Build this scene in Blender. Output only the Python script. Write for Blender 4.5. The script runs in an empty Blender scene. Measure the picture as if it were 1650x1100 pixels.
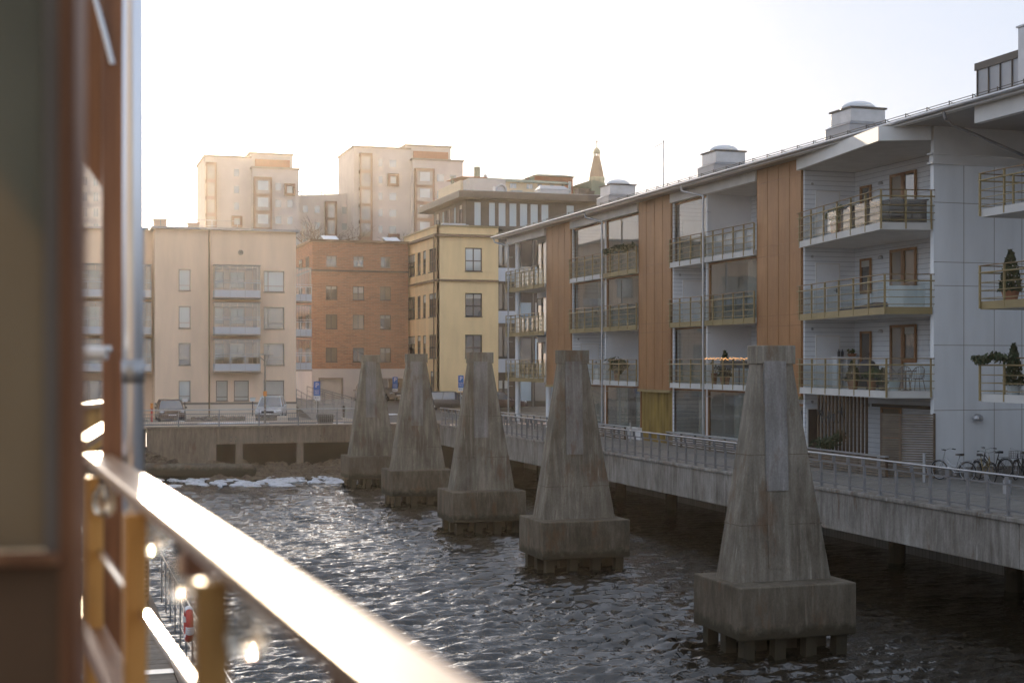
import bpy, bmesh, math, random
from mathutils import Vector, Matrix
from math import radians as R, sin, cos, pi
random.seed(7)
scn = bpy.context.scene
col = scn.collection

# ---------------------------------------------------------------- camera, sky, sun, exposure
# world frame: +Y runs up the canal, +X towards the right bank, z = 0 is the water
F = 2292.0; HC = 6.8; TH = math.atan(735.0 / F); S = sin(TH); C = cos(TH)
cam_d = bpy.data.cameras.new('camera'); cam = bpy.data.objects.new('camera', cam_d); col.objects.link(cam)
cam.location = (0, 0, HC); cam.rotation_euler = (R(90), 0, -TH)
cam_d.lens = 36 * F / 1650; cam_d.shift_y = 33 / 1650; cam_d.clip_start = 0.05; cam_d.clip_end = 4000
cam_d.dof.use_dof = True; cam_d.dof.focus_distance = 55; cam_d.dof.aperture_fstop = 1.5
cam_d.dof.aperture_blades = 0
scn.camera = cam

SUN_AZ_PX = 236; SUN_PY = 205
_a = (SUN_AZ_PX - 825) / F
sun_dir = Vector((S + C * _a, C - S * _a, (583 - SUN_PY) / F)).normalized()
sun_el = math.asin(sun_dir.z); sun_rot = math.atan2(sun_dir.x, sun_dir.y)
w = bpy.data.worlds.new('World'); scn.world = w; w.use_nodes = True
nt = w.node_tree; bg = nt.nodes['Background']
sky = nt.nodes.new('ShaderNodeTexSky'); sky.sky_type = 'NISHITA'; sky.sun_disc = False
sky.sun_elevation = sun_el; sky.sun_rotation = sun_rot
sky.air_density = 1.0; sky.dust_density = 0.7; sky.ozone_density = 1.0; sky.altitude = 0
wb = nt.nodes.new('ShaderNodeMix'); wb.data_type = 'RGBA'; wb.blend_type = 'MULTIPLY'; wb.inputs[0].default_value = 1; wb.inputs[7].default_value = (.09, .08, .09, 1)
veil = nt.nodes.new('ShaderNodeMix'); veil.data_type = 'RGBA'; veil.blend_type = 'ADD'; veil.inputs[0].default_value = 1; veil.inputs[7].default_value = (1.74, 1.97, 2.36, 1)  # even light added over the whole sky to brighten shaded walls
nt.links.new(sky.outputs[0], wb.inputs[6]); nt.links.new(wb.outputs[2], veil.inputs[6])
# bright aureole of thin haze round the low sun (part of the sky's own light)
tcw = nt.nodes.new('ShaderNodeTexCoord'); dt = nt.nodes.new('ShaderNodeVectorMath'); dt.operation = 'DOT_PRODUCT'; dt.inputs[1].default_value = tuple(sun_dir)
nt.links.new(tcw.outputs['Generated'], dt.inputs[0])
mxm = nt.nodes.new('ShaderNodeMath'); mxm.operation = 'MAXIMUM'; mxm.inputs[1].default_value = 0; nt.links.new(dt.outputs['Value'], mxm.inputs[0])
pw = nt.nodes.new('ShaderNodeMath'); pw.operation = 'POWER'; pw.inputs[1].default_value = 58; nt.links.new(mxm.outputs[0], pw.inputs[0])
au = nt.nodes.new('ShaderNodeMix'); au.data_type = 'RGBA'; au.blend_type = 'ADD'; au.inputs[7].default_value = (22, 20.3, 17.8, 1)
nt.links.new(pw.outputs[0], au.inputs[0]); nt.links.new(veil.outputs[2], au.inputs[6]); nt.links.new(au.outputs[2], bg.inputs[0]); bg.inputs[1].default_value = 0.13
sd = bpy.data.lights.new('sun', 'SUN'); sun = bpy.data.objects.new('sun', sd); col.objects.link(sun)
sd.energy = 3.6; sd.angle = R(0.6); sd.color = (1.0, 0.77, 0.52)
sun.rotation_euler = (-sun_dir).to_track_quat('-Z', 'Y').to_euler(); sun.location = (0, 0, 60)
scn.view_settings.view_transform = 'Standard'; scn.view_settings.look = 'None'
scn.view_settings.exposure = 1.4; scn.view_settings.gamma = 1.0
scn.cycles.use_denoising = True
scn.cycles.max_bounces = 7; scn.cycles.transparent_max_bounces = 16
scn.cycles.caustics_reflective = False; scn.cycles.caustics_refractive = False
scn.cycles.volume_bounces = 0
scn.cycles.sample_clamp_indirect = 6

# ---------------------------------------------------------------- photo-ray helpers (points on real planes)
def ray(px):
    a = (px - 825) / F
    return S + C * a, C - S * a
def onx(px, X):
    dx, dy = ray(px); t = X / dx; return dy * t, t          # y, depth
def ony(px, Y):
    dx, dy = ray(px); t = Y / dy; return dx * t, t          # x, depth
def onz(px, py, Z):
    t = (HC - Z) * F / (py - 583); dx, dy = ray(px); return dx * t, dy * t, t
def zat(py, t): return HC + (583 - py) / F * t
def at(px, py, t):
    dx, dy = ray(px); return Vector((dx * t, dy * t, zat(py, t)))

# ---------------------------------------------------------------- mesh helpers
OFF = {}
class Fr:
    """upright plane frame: u along the wall, v = height, d = out of the wall"""
    def __init__(s, org, ux, n): s.o = Vector(org); s.u = Vector(ux).normalized(); s.n = Vector(n).normalized()
    def P(s, u, v, d=0): return s.o + s.u * u + Vector((0, 0, v)) + s.n * d
def FY(Y): return Fr((0, Y, 0), (1, 0, 0), (0, -1, 0))     # wall facing the camera side (-y), u = x
def FX(X): return Fr((X, 0, 0), (0, 1, 0), (-1, 0, 0))     # wall facing the canal (-x), u = y
class MB:
    def __init__(s): s.v = []; s.f = []
    def q(s, *p):
        b = len(s.v); s.v += [tuple(x) for x in p]; s.f.append(tuple(range(b, b + len(p)))); return s
    def hexa(s, p):   # 8 corners: 4 bottom loop, 4 top loop
        b = len(s.v); s.v += [tuple(x) for x in p]
        for f in ((3, 2, 1, 0), (4, 5, 6, 7), (0, 1, 5, 4), (1, 2, 6, 5), (2, 3, 7, 6), (3, 0, 4, 7)):
            s.f.append(tuple(b + i for i in f))
        return s
    def box(s, x0, y0, z0, x1, y1, z1):
        return s.hexa([(x0, y0, z0), (x1, y0, z0), (x1, y1, z0), (x0, y1, z0), (x0, y0, z1), (x1, y0, z1), (x1, y1, z1), (x0, y1, z1)])
    def fbox(s, fr, u0, u1, v0, v1, d0, d1):
        P = fr.P
        return s.hexa([P(u0, v0, d0), P(u1, v0, d0), P(u1, v0, d1), P(u0, v0, d1), P(u0, v1, d0), P(u1, v1, d0), P(u1, v1, d1), P(u0, v1, d1)])
    def prism(s, poly, z0, z1):
        b = len(s.v); n = len(poly)
        s.v += [(x, y, z0) for x, y in poly] + [(x, y, z1) for x, y in poly]
        s.f.append(tuple(b + i for i in reversed(range(n)))); s.f.append(tuple(b + n + i for i in range(n)))
        for i in range(n): j = (i + 1) % n; s.f.append((b + i, b + j, b + n + j, b + n + i))
        return s
    def fprism(s, fr, poly, d0, d1):   # polygon in (u,v) extruded along d
        b = len(s.v); n = len(poly)
        s.v += [tuple(fr.P(u, v, d0)) for u, v in poly] + [tuple(fr.P(u, v, d1)) for u, v in poly]
        s.f.append(tuple(b + i for i in reversed(range(n)))); s.f.append(tuple(b + n + i for i in range(n)))
        for i in range(n): j = (i + 1) % n; s.f.append((b + i, b + j, b + n + j, b + n + i))
        return s
    def tube(s, p0, p1, r, n=8, r1=None, caps=True):
        p0 = Vector(p0); p1 = Vector(p1); d = p1 - p0
        if d.length < 1e-6: return s
        r1 = r if r1 is None else r1
        q = d.to_track_quat('Z', 'Y'); b = len(s.v)
        for p, rr in ((p0, r), (p1, r1)):
            for i in range(n):
                a = 2 * pi * i / n; s.v.append(tuple(p + q @ Vector((cos(a) * rr, sin(a) * rr, 0))))
        for i in range(n): j = (i + 1) % n; s.f.append((b + i, b + j, b + n + j, b + n + i))
        if caps: s.f.append(tuple(b + i for i in reversed(range(n)))); s.f.append(tuple(b + n + i for i in range(n)))
        return s
    def path(s, pts, r, n=8):
        for a, b in zip(pts[:-1], pts[1:]): s.tube(a, b, r, n)
        return s
    def lathe(s, c, prof, n=16, axis='z'):
        b = len(s.v); c = Vector(c)
        for (r, z) in prof:
            for i in range(n):
                a = 2 * pi * i / n
                p = Vector((r * cos(a), r * sin(a), z))
                if axis == 'x': p = Vector((p.z, p.x, p.y))
                if axis == 'y': p = Vector((p.x, p.z, p.y))
                s.v.append(tuple(c + p))
        for k in range(len(prof) - 1):
            for i in range(n):
                j = (i + 1) % n; s.f.append((b + k * n + i, b + k * n + j, b + (k + 1) * n + j, b + (k + 1) * n + i))
        s.f.append(tuple(b + i for i in reversed(range(n)))); s.f.append(tuple(b + (len(prof) - 1) * n + i for i in range(n)))
        return s
    def torus(s, c, Rr, r, axis='x', n=24, m=6):
        b = len(s.v); c = Vector(c)
        for i in range(n):
            a = 2 * pi * i / n
            for k in range(m):
                e = 2 * pi * k / m; rad = Rr + r * cos(e); h = r * sin(e)
                p = Vector((h, rad * cos(a), rad * sin(a)))
                if axis == 'y': p = Vector((rad * cos(a), h, rad * sin(a)))
                if axis == 'z': p = Vector((rad * cos(a), rad * sin(a), h))
                s.v.append(tuple(c + p))
        for i in range(n):
            for k in range(m):
                i2 = (i + 1) % n; k2 = (k + 1) % m
                s.f.append((b + i * m + k, b + i2 * m + k, b + i2 * m + k2, b + i * m + k2))
        return s
    def ball(s, c, rx, ry=None, rz=None, n=10, m=7):
        ry = rx if ry is None else ry; rz = rx if rz is None else rz
        b = len(s.v)
        for k in range(m + 1):
            e = -pi / 2 + pi * k / m
            for i in range(n):
                a = 2 * pi * i / n
                s.v.append((c[0] + rx * cos(e) * cos(a), c[1] + ry * cos(e) * sin(a), c[2] + rz * sin(e)))
        for k in range(m):
            for i in range(n):
                j = (i + 1) % n; s.f.append((b + k * n + i, b + k * n + j, b + (k + 1) * n + j, b + (k + 1) * n + i))
        return s
    def wall(s, fr, u0, u1, v0, v1, holes, depth):
        """wall skin with real openings, reveals and returns"""
        us = sorted({u0, u1} | {h[0] for h in holes} | {h[1] for h in holes})
        vs = sorted({v0, v1} | {h[2] for h in holes} | {h[3] for h in holes})
        P = fr.P
        for a, b in zip(us[:-1], us[1:]):
            for c, d in zip(vs[:-1], vs[1:]):
                mu, mv = (a + b) / 2, (c + d) / 2
                if a < u0 - 1e-6 or b > u1 + 1e-6 or c < v0 - 1e-6 or d > v1 + 1e-6: continue
                if any(h[0] < mu < h[1] and h[2] < mv < h[3] for h in holes): continue
                s.q(P(a, c), P(b, c), P(b, d), P(a, d))
        for (a, b, c, d) in list(holes) + [(u0, u1, v0, v1)]:
            s.q(P(a, c), P(b, c), P(b, c, -depth), P(a, c, -depth)); s.q(P(a, d), P(b, d), P(b, d, -depth), P(a, d, -depth))
            s.q(P(a, c), P(a, d), P(a, d, -depth), P(a, c, -depth)); s.q(P(b, c), P(b, d), P(b, d, -depth), P(b, c, -depth))
        return s
    def build(s, name, mat, parent=None, smooth=False, bevel=0, subdiv=0, recalc=True):
        off = OFF.get(parent.name, Vector((0, 0, 0))) if parent else Vector((0, 0, 0))
        me = bpy.data.meshes.new(name)
        me.from_pydata([(v[0] - off[0], v[1] - off[1], v[2] - off[2]) for v in s.v], [], s.f)
        if recalc:
            bm = bmesh.new(); bm.from_mesh(me); bmesh.ops.recalc_face_normals(bm, faces=bm.faces); bm.to_mesh(me); bm.free()
        o = bpy.data.objects.new(name, me); col.objects.link(o)
        if mat: me.materials.append(mat)
        if parent: o.parent = parent
        OFF[o.name] = off
        if smooth:
            for p in me.polygons: p.use_smooth = True
        if bevel:
            b = o.modifiers.new('bevel', 'BEVEL'); b.width = bevel; b.segments = 2; b.limit_method = 'ANGLE'
        if subdiv:
            b = o.modifiers.new('subd', 'SUBSURF'); b.levels = subdiv; b.render_levels = subdiv
        return o
def tag(o, label=None, cat=None, group=None, kind=None):
    if label: o['label'] = label
    if cat: o['category'] = cat
    if group: o['group'] = group
    if kind: o['kind'] = kind
    return o
def thing(name, loc, label, cat, group=None):
    o = bpy.data.objects.new(name, None); o.empty_display_size = 0.3; col.objects.link(o); o.location = loc
    OFF[o.name] = Vector(loc); return tag(o, label, cat, group)
def struct(m, name, mat, label=None, **k):
    o = m.build(name, mat, None, **k); o['kind'] = 'structure'; o['label'] = label or (name.replace('_', ' ') + ' of the canal scene'); return o
def dup(root, loc, rz=0, label=None, scale=None, group=None):
    def rec(o, par):
        c = o.copy(); col.objects.link(c)
        if par is not None: c.parent = par
        for ch in [x for x in bpy.data.objects if x.parent == o]: rec(ch, c)
        return c
    r = rec(root, None); r.location = loc; r.rotation_euler = (0, 0, rz)
    if scale: r.scale = scale
    if label: r['label'] = label
    if group: r['group'] = group
    return r

# ---------------------------------------------------------------- materials
class N:
    def __init__(s, name):
        s.m = bpy.data.materials.new(name); s.m.use_nodes = True; s.t = s.m.node_tree
        s.b = s.t.nodes['Principled BSDF']; s.o = s.t.nodes['Material Output']; s._tc = None
    def n(s, ty, **k):
        x = s.t.nodes.new(ty)
        for a, b in k.items(): setattr(x, a, b)
        return x
    def l(s, a, b): s.t.links.new(a, b)
    def tc(s):
        if not s._tc: s._tc = s.n('ShaderNodeNewGeometry')
        return s._tc.outputs['Position']
    def noise(s, scale, sc=(1, 1, 1), detail=4, rough=.55, vec=None, dist=0):
        mp = s.n('ShaderNodeMapping'); mp.inputs['Scale'].default_value = sc; s.l(vec or s.tc(), mp.inputs[0])
        x = s.n('ShaderNodeTexNoise'); x.inputs['Scale'].default_value = scale; x.inputs['Detail'].default_value = detail
        x.inputs['Roughness'].default_value = rough; x.inputs['Distortion'].default_value = dist
        s.l(mp.outputs[0], x.inputs['Vector']); return x.outputs['Fac']
    def ramp(s, fac, stops):
        r = s.n('ShaderNodeValToRGB'); e = r.color_ramp.elements
        while len(e) < len(stops): e.new(.5)
        for i, (p, c) in enumerate(stops): e[i].position = p; e[i].color = (*c, 1) if len(c) == 3 else c
        s.l(fac, r.inputs[0]); return r.outputs[0]
    def mix(s, fac, a, b, mode='MIX'):
        m = s.n('ShaderNodeMix', data_type='RGBA', blend_type=mode)
        for i, v in ((0, fac), (6, a), (7, b)):
            if hasattr(v, 'links') or hasattr(v, 'is_linked'): s.l(v, m.inputs[i])
            elif i == 0: m.inputs[0].default_value = v
            else: m.inputs[i].default_value = (*v, 1)
        return m.outputs[2]
    def math(s, op, a, b=None):
        m = s.n('ShaderNodeMath', operation=op)
        for i, v in enumerate((a, b)):
            if v is None: continue
            if hasattr(v, 'is_linked'): s.l(v, m.inputs[i])
            else: m.inputs[i].default_value = v
        return m.outputs[0]
    def color(s, c):
        if hasattr(c, 'is_linked'): s.l(c, s.b.inputs['Base Color'])
        else: s.b.inputs['Base Color'].default_value = (*c, 1)
        return s
    def set(s, rough=.6, metal=0, spec=.5):
        s.b.inputs['Roughness'].default_value = rough; s.b.inputs['Metallic'].default_value = metal
        s.b.inputs['Specular IOR Level'].default_value = spec; return s
    def bump(s, h, strength=.3, dist=.02):
        b = s.n('ShaderNodeBump'); b.inputs['Strength'].default_value = strength; b.inputs['Distance'].default_value = dist
        s.l(h, b.inputs['Height']); s.l(b.outputs[0], s.b.inputs['Normal']); return s
    def sep(s):
        x = s.n('ShaderNodeSeparateXYZ'); s.l(s.tc(), x.inputs[0]); return x.outputs
def plain(name, c, rough=.6, metal=0, var=.18, scale=1.5, bump=.05, stretch=(1, 1, 1), spec=.5):
    m = N(name); f = m.noise(scale, stretch, 5)
    d = tuple(x * (1 - var) for x in c); h = tuple(min(1, x * (1 + var)) for x in c)
    m.color(m.ramp(f, [(.3, d), (.7, h)])).set(rough, metal, spec)
    if bump: m.bump(m.noise(scale * 14, detail=3), bump, .01)
    return m.m
def concrete(name, dark, mid, light, streak=1.0, bumpy=.35, zs=.12, wet=False):
    m = N(name)
    a = m.noise(4.5, (1.3, 1.3, zs), 6, .65)
    b = m.noise(.9, (1, 1, .6), 5, .6)
    c = m.noise(26, (1, 1, .7), 4, .7)
    base = m.ramp(a, [(.28, dark), (.5, mid), (.74, light)])
    base = m.mix(.55 * streak, m.ramp(b, [(.3, dark), (.7, light)]), base)
    base = m.mix(.35, base, m.ramp(c, [(.35, (.35, .33, .3)), (.65, (1, 1, 1))]), 'MULTIPLY')
    d = m.noise(9, (1, 1, .05), 5, .75); base = m.mix(m.ramp(d, [(.60, (0, 0, 0)), (.70, (.75, .75, .75))]), base, light)
    rs = m.noise(1.6, (1, 1, .35), 6, .7); base = m.mix(m.ramp(rs, [(.56, (0, 0, 0)), (.66, (.55, .55, .55))]), base, (.13, .07, .035))
    if wet:
        z = m.math('ADD', m.sep()[2], m.math('MULTIPLY', m.noise(5, detail=5), .5)); base = m.mix(m.ramp(z, [(.80, (1, 1, 1)), (1.22, (0, 0, 0))]), base, (.030, .027, .017))
    m.color(base).set(.9, 0, .25)
    m.bump(m.noise(18, (1, 1, .5), 6, .7), bumpy, .03)
    return m.m
MT = {}
MT['pylon'] = concrete('weathered_concrete', (.055, .046, .034), (.15, .13, .10), (.38, .355, .31))
MT['pylon_block'] = concrete('block_concrete', (.038, .03, .02), (.10, .082, .06), (.22, .195, .155), zs=.35, bumpy=.6, wet=True)
MT['plate'] = concrete('pale_concrete_plate', (.10, .092, .085), (.21, .20, .19), (.38, .375, .375))
MT['quay'] = concrete('quay_concrete', (.10, .085, .07), (.27, .25, .225), (.46, .44, .41), zs=.2)
MT['quay_far'] = concrete('quay_concrete_far', (.12, .09, .065), (.24, .19, .145), (.36, .30, .24), zs=.2)
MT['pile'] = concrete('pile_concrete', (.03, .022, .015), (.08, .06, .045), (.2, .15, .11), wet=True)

m = N('horizontal_white_boards'); sx = m.sep()
g = m.math('MODULO', sx[2], .19); line = m.math('LESS_THAN', g, .018)
base = m.ramp(m.noise(1.2, (1, 1, 2), 4), [(.3, (.70, .73, .77)), (.7, (.80, .82, .85))])
m.color(m.mix(line, base, (.40, .42, .45))).set(.55).bump(m.math('SUBTRACT', 1.0, line), .6, .02); MT['siding'] = m.m
MT['white'] = plain('white_render', (.78, .79, .81), .6, var=.07, scale=.8)
MT['panel'] = plain('white_facade_panel', (.82, .85, .88), .42, var=.08, scale=1.3, bump=.02, stretch=(1, 1, .18))
MT['soffit'] = plain('soffit_boards', (.58, .57, .55), .7, var=.08)
MT['header'] = plain('header_board', (.72, .71, .69), .6, var=.06)
m = N('copper_cladding')
f1 = m.noise(.55, (1, 1, .5), 5, .6); f2 = m.noise(7, (1, 1, .12), 4, .6)
c1 = m.ramp(f1, [(.25, (.24, .105, .038)), (.55, (.35, .165, .062)), (.8, (.48, .24, .10))])
m.color(m.mix(.35, c1, m.ramp(f2, [(.3, (.5, .5, .5)), (.7, (1, 1, 1))]), 'MULTIPLY')).set(.46, .25)
m.bump(m.noise(1.3, (1, 1, .4), 2, .5), .35, .05); MT['copper'] = m.m
MT['seam'] = plain('copper_seam', (.26, .12, .05), .4, .5, var=.2)
MT['olive'] = plain('olive_yellow_paint', (.27, .205, .09), .5, 0, var=.12)
MT['olive_dark'] = plain('bronze_paint', (.20, .13, .06), .45, .3, var=.15)
m = N('corrugated_ochre'); m.color(m.ramp(m.noise(2, (1, 1, .3), 4), [(.3, (.20, .13, .03)), (.7, (.40, .28, .07))])).set(.5, .2); MT['ochre'] = m.m
MT['woodframe'] = plain('orange_brown_timber', (.26, .115, .04), .5, var=.25, scale=3, stretch=(1, 1, .2))
MT['slat'] = plain('grey_brown_slats', (.16, .13, .10), .8, var=.25, scale=3)
MT['slatdark'] = plain('dark_brown_slats', (.085, .052, .03), .7, var=.25, scale=3)
MT['metal'] = plain('galvanised_metal', (.42, .43, .45), .38, .7, var=.12, scale=2, bump=.02)
MT['railmetal'] = plain('railing_metal', (.24, .24, .25), .45, .6, var=.12)
MT['roofmetal'] = plain('sheet_metal_roof', (.30, .31, .33), .45, .55, var=.12, scale=.7)
MT['darkmetal'] = plain('dark_sheet_metal', (.075, .068, .062), .5, .3, var=.15)
MT['dark'] = plain('recess_shade', (.03, .025, .02), .9, var=.2)
MT['pipegrey'] = plain('silver_painted_pipe', (.85, .87, .92), .3, .85, var=.05, scale=2, bump=.02)
MT['black'] = plain('black_rubber', (.02, .02, .022), .6, var=.2)
MT['beige'] = plain('beige_render', (.82, .61, .45), .85, var=.10, scale=.9, bump=.1, stretch=(1, 1, .22))
MT['beige_base'] = plain('pale_plinth', (.70, .60, .50), .85, var=.07, scale=.5)
MT['yellow'] = plain('yellow_render', (.86, .62, .33), .85, var=.10, scale=.9, bump=.08, stretch=(1, 1, .22))
MT['cornice'] = plain('brown_cornice', (.15, .09, .05), .6, var=.1)
MT['yellow_base'] = plain('white_plinth', (.52, .50, .47), .8, var=.06)
MT['tower'] = plain('pale_grey_render', (.56, .53, .51), .85, var=.07, scale=.5, bump=.03)
MT['towerbrown'] = plain('brown_frame_cladding', (.15, .075, .045), .6, var=.1, scale=.5)
MT['cream'] = plain('cream_render', (.75, .62, .43), .85, var=.06, scale=.3)
MT['greenroof'] = plain('verdigris_copper', (.16, .21, .155), .6, .1, var=.2, scale=.5)
MT['slate'] = plain('tower_slate', (.09, .065, .05), .7, var=.2, scale=1)
MT['redbrick'] = plain('dark_red_render', (.36, .13, .07), .85, var=.12)
MT['silverpanel'] = plain('aluminium_balcony_panel', (.52, .55, .60), .42, .35, var=.06, scale=.5, bump=.02)
MT['frame'] = plain('window_frame_grey', (.22, .19, .16), .55, var=.1)
MT['framewhite'] = plain('window_frame_pale', (.55, .52, .48), .5, var=.08)
MT['framedark'] = plain('window_frame_dark', (.06, .045, .035), .5, var=.12)
MT['blind'] = plain('window_blind', (.50, .48, .44), .7, var=.06)
def brick():
    m = N('red_brick'); sx = m.sep(); cx = m.n('ShaderNodeCombineXYZ')
    m.l(m.math('ADD', sx[0], sx[1]), cx.inputs[0]); m.l(sx[2], cx.inputs[1])
    b = m.n('ShaderNodeTexBrick'); m.l(cx.outputs[0], b.inputs['Vector'])
    b.inputs['Scale'].default_value = 1; b.inputs['Brick Width'].default_value = .5; b.inputs['Row Height'].default_value = .14
    b.inputs['Mortar Size'].default_value = .012; b.inputs['Bias'].default_value = -.1
    b.inputs['Color1'].default_value = (.42, .19, .105, 1); b.inputs['Color2'].default_value = (.27, .125, .075, 1)
    b.inputs['Mortar'].default_value = (.40, .31, .24, 1)
    m.color(m.mix(.35, b.outputs[0], m.ramp(m.noise(2.2, (1, 1, 3), 5), [(.3, (.55, .5, .45)), (.7, (1, 1, 1))]), 'MULTIPLY')).set(.9)
    return m.m
MT['brick'] = brick()
def opaque_glass(name, c, rough=.04, var=.5, scale=.35):
    m = N(name); f = m.noise(scale, (1, 1, 1), 2, .4)
    m.color(m.ramp(f, [(.35, tuple(x * (1 - var) for x in c)), (.65, c)])).set(rough, 0, 1.0)
    m.b.inputs['IOR'].default_value = 1.9
    m.bump(m.noise(.5, detail=1), .04, .05); return m.m
MT['glass'] = opaque_glass('window_glass', (.10, .10, .10))
MT['glass_pale'] = opaque_glass('bright_window_glass', (.42, .47, .47), .08, .25)
MT['glass_warm'] = opaque_glass('warm_window_glass', (.28, .22, .16), .06, .4)
MT['glass_tall'] = opaque_glass('studio_window_glass', (.34, .44, .50), .06, .12)
def clear_glass(name, tint=(.85, .9, .9), ior=1.6, extra=.10):
    m = N(name); t = m.n('ShaderNodeBsdfTransparent'); t.inputs[0].default_value = (*tint, 1)
    g = m.n('ShaderNodeBsdfGlossy'); g.inputs['Roughness'].default_value = .03
    fr = m.n('ShaderNodeFresnel'); fr.inputs[0].default_value = ior
    bp = m.n('ShaderNodeBump'); bp.inputs['Strength'].default_value = .06; bp.inputs['Distance'].default_value = .05
    m.l(m.noise(.8, detail=1), bp.inputs['Height']); m.l(bp.outputs[0], g.inputs['Normal']); 
    geo = m.n('ShaderNodeNewGeometry'); front = m.math('SUBTRACT', 1.0, geo.outputs['Backfacing'])
    fac = m.math('MULTIPLY', m.math('ADD', fr.outputs[0], extra), front)
    mx = m.n('ShaderNodeMixShader'); m.l(fac, mx.inputs[0]); m.l(t.outputs[0], mx.inputs[1]); m.l(g.outputs[0], mx.inputs[2])
    m.l(mx.outputs[0], m.o.inputs['Surface']); return m.m
MT['clear'] = clear_glass('balcony_glass', (.80, .83, .82), 1.5, .16)
MT['clear_rail'] = clear_glass('frosted_railing_glass', (.86, .90, .90), 1.4, .03)
MT['asphalt'] = plain('asphalt', (.10, .095, .09), .85, var=.2, scale=.6, bump=.2)
MT['paving'] = plain('concrete_paving', (.24, .225, .205), .85, var=.2, scale=.5, bump=.2)
m = N('block_paving'); sx = m.sep()
b = m.n('ShaderNodeTexBrick'); m.l(m.tc(), b.inputs['Vector']); b.inputs['Scale'].default_value = 1
b.inputs['Brick Width'].default_value = .42; b.inputs['Row Height'].default_value = .21; b.inputs['Mortar Size'].default_value = .008
b.inputs['Color1'].default_value = (.24, .23, .21, 1); b.inputs['Color2'].default_value = (.18, .17, .155, 1); b.inputs['Mortar'].default_value = (.05, .045, .04, 1)
m.color(m.mix(.4, b.outputs[0], m.ramp(m.noise(.4, detail=5), [(.3, (.5, .5, .5)), (.7, (1, 1, 1))]), 'MULTIPLY')).set(.55).bump(m.noise(9, detail=4), .25, .01); MT['quaypave'] = m.m
m = N('rubble_stone'); f = m.noise(3.5, detail=8, rough=.75)
m.color(m.ramp(f, [(.3, (.05, .035, .022)), (.55, (.17, .125, .085)), (.8, (.30, .25, .19))])).set(.95).bump(f, 1, .15); MT['rubble'] = m.m
MT['soil'] = plain('soil_and_gravel', (.18, .145, .11), .95, var=.35, scale=1.2, bump=.5)
MT['snow'] = plain('snow', (.74, .76, .80), .7, var=.06)
m = N('ice'); m.color(m.ramp(m.noise(3, detail=6), [(.3, (.28, .27, .27)), (.5, (.55, .56, .60)), (.7, (.80, .82, .86))])).set(.5).bump(m.noise(8, detail=4), .4, .04); MT['ice'] = m.m
m = N('acrylic_dome'); m.color((.8, .82, .85)).set(.15); m.b.inputs['Transmission Weight'].default_value = .25; MT['dome'] = m.m
MT['bark'] = plain('tree_bark', (.13, .085, .06), .9, var=.3)
MT['leaf'] = plain('evergreen_leaves', (.035, .055, .022), .7, var=.5, scale=6, bump=0)
MT['leaf2'] = plain('green_leaves', (.07, .12, .045), .6, var=.5, scale=6, bump=0)
MT['terracotta'] = plain('terracotta', (.30, .13, .07), .8)
MT['pot'] = plain('pale_pot', (.42, .46, .46), .5)
MT['fabric'] = plain('grey_cover_fabric', (.07, .07, .08), .9)
MT['signblue'] = plain('sign_blue', (.02, .12, .42), .4, var=.04, bump=0)
MT['signwhite'] = plain('sign_white', (.75, .76, .78), .4, var=.03, bump=0)
MT['red'] = plain('signal_red', (.45, .03, .02), .5)
MT['orange'] = plain('amber_plastic', (.70, .22, .02), .5)
MT['binplastic'] = plain('dark_bin_plastic', (.045, .045, .04), .5)
MT['chrome'] = plain('bright_metal', (.6, .6, .6), .2, 1, var=.05, bump=0)
def paint(name, c, metal=.4, rough=.28):
    m = N(name); m.color(m.ramp(m.noise(2, detail=4), [(.3, tuple(x * .85 for x in c)), (.7, c)])).set(rough, metal)
    m.b.inputs['Coat Weight'].default_value = .6; m.b.inputs['Coat Roughness'].default_value = .1; return m.m
MT['car_dark'] = paint('dark_maroon_car_paint', (.07, .035, .03))
MT['car_silver'] = paint('silver_car_paint', (.72, .73, .75), .1)
MT['car_black'] = paint('black_car_paint', (.03, .03, .035))
MT['car_grey'] = paint('grey_van_paint', (.34, .30, .26))
MT['car_glass'] = opaque_glass('car_glass', (.05, .05, .055))
m = N('tail_lamp'); m.color((.35, .02, .015)).set(.2); MT['taillamp'] = m.m
m = N('head_lamp'); m.color((.75, .77, .8)).set(.12, .5); MT['headlamp'] = m.m
m = N('string_light_bulb'); m.color((.9, .5, .15)); m.b.inputs['Emission Color'].default_value = (1, .5, .2, 1); m.b.inputs['Emission Strength'].default_value = .9; MT['fairy'] = m.m
# foreground
m = N('handrail_varnish'); m.color(m.ramp(m.noise(5, (6, .3, 6), 5), [(.3, (.30, .17, .09)), (.7, (.50, .32, .20))])).set(.32, 0, .8); m.b.inputs['Coat Weight'].default_value = .35; m.b.inputs['Coat Roughness'].default_value = .35
m.bump(m.noise(60, (1, .2, 1), 3), .15, .004); MT['handrail'] = m.m
m = N('varnished_post'); m.color(m.ramp(m.noise(4, (4, 4, .4), 5), [(.3, (.50, .25, .06)), (.7, (.72, .40, .12))])).set(.5); MT['post'] = m.m
m = N('brown_timber_column'); m.color(m.ramp(m.noise(4, (4, 4, .3), 5), [(.3, (.16, .068, .034)), (.7, (.30, .14, .068))])).set(.42); MT['column'] = m.m
m = N('pane_grey_amber_glare'); m.color(m.ramp(m.noise(1.2, detail=2), [(.3, (.12, .13, .10)), (.7, (.22, .225, .17))])).set(.12, 0, 1)
t = m.n('ShaderNodeBsdfTranslucent'); t.inputs[0].default_value = (.12, .09, .05, 1); ad = m.n('ShaderNodeAddShader'); m.l(m.b.outputs[0], ad.inputs[0]); m.l(t.outputs[0], ad.inputs[1]); m.l(ad.outputs[0], m.o.inputs['Surface']); MT['pane'] = m.m  # warm translucent layer added to imitate the amber glare over the pane
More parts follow.
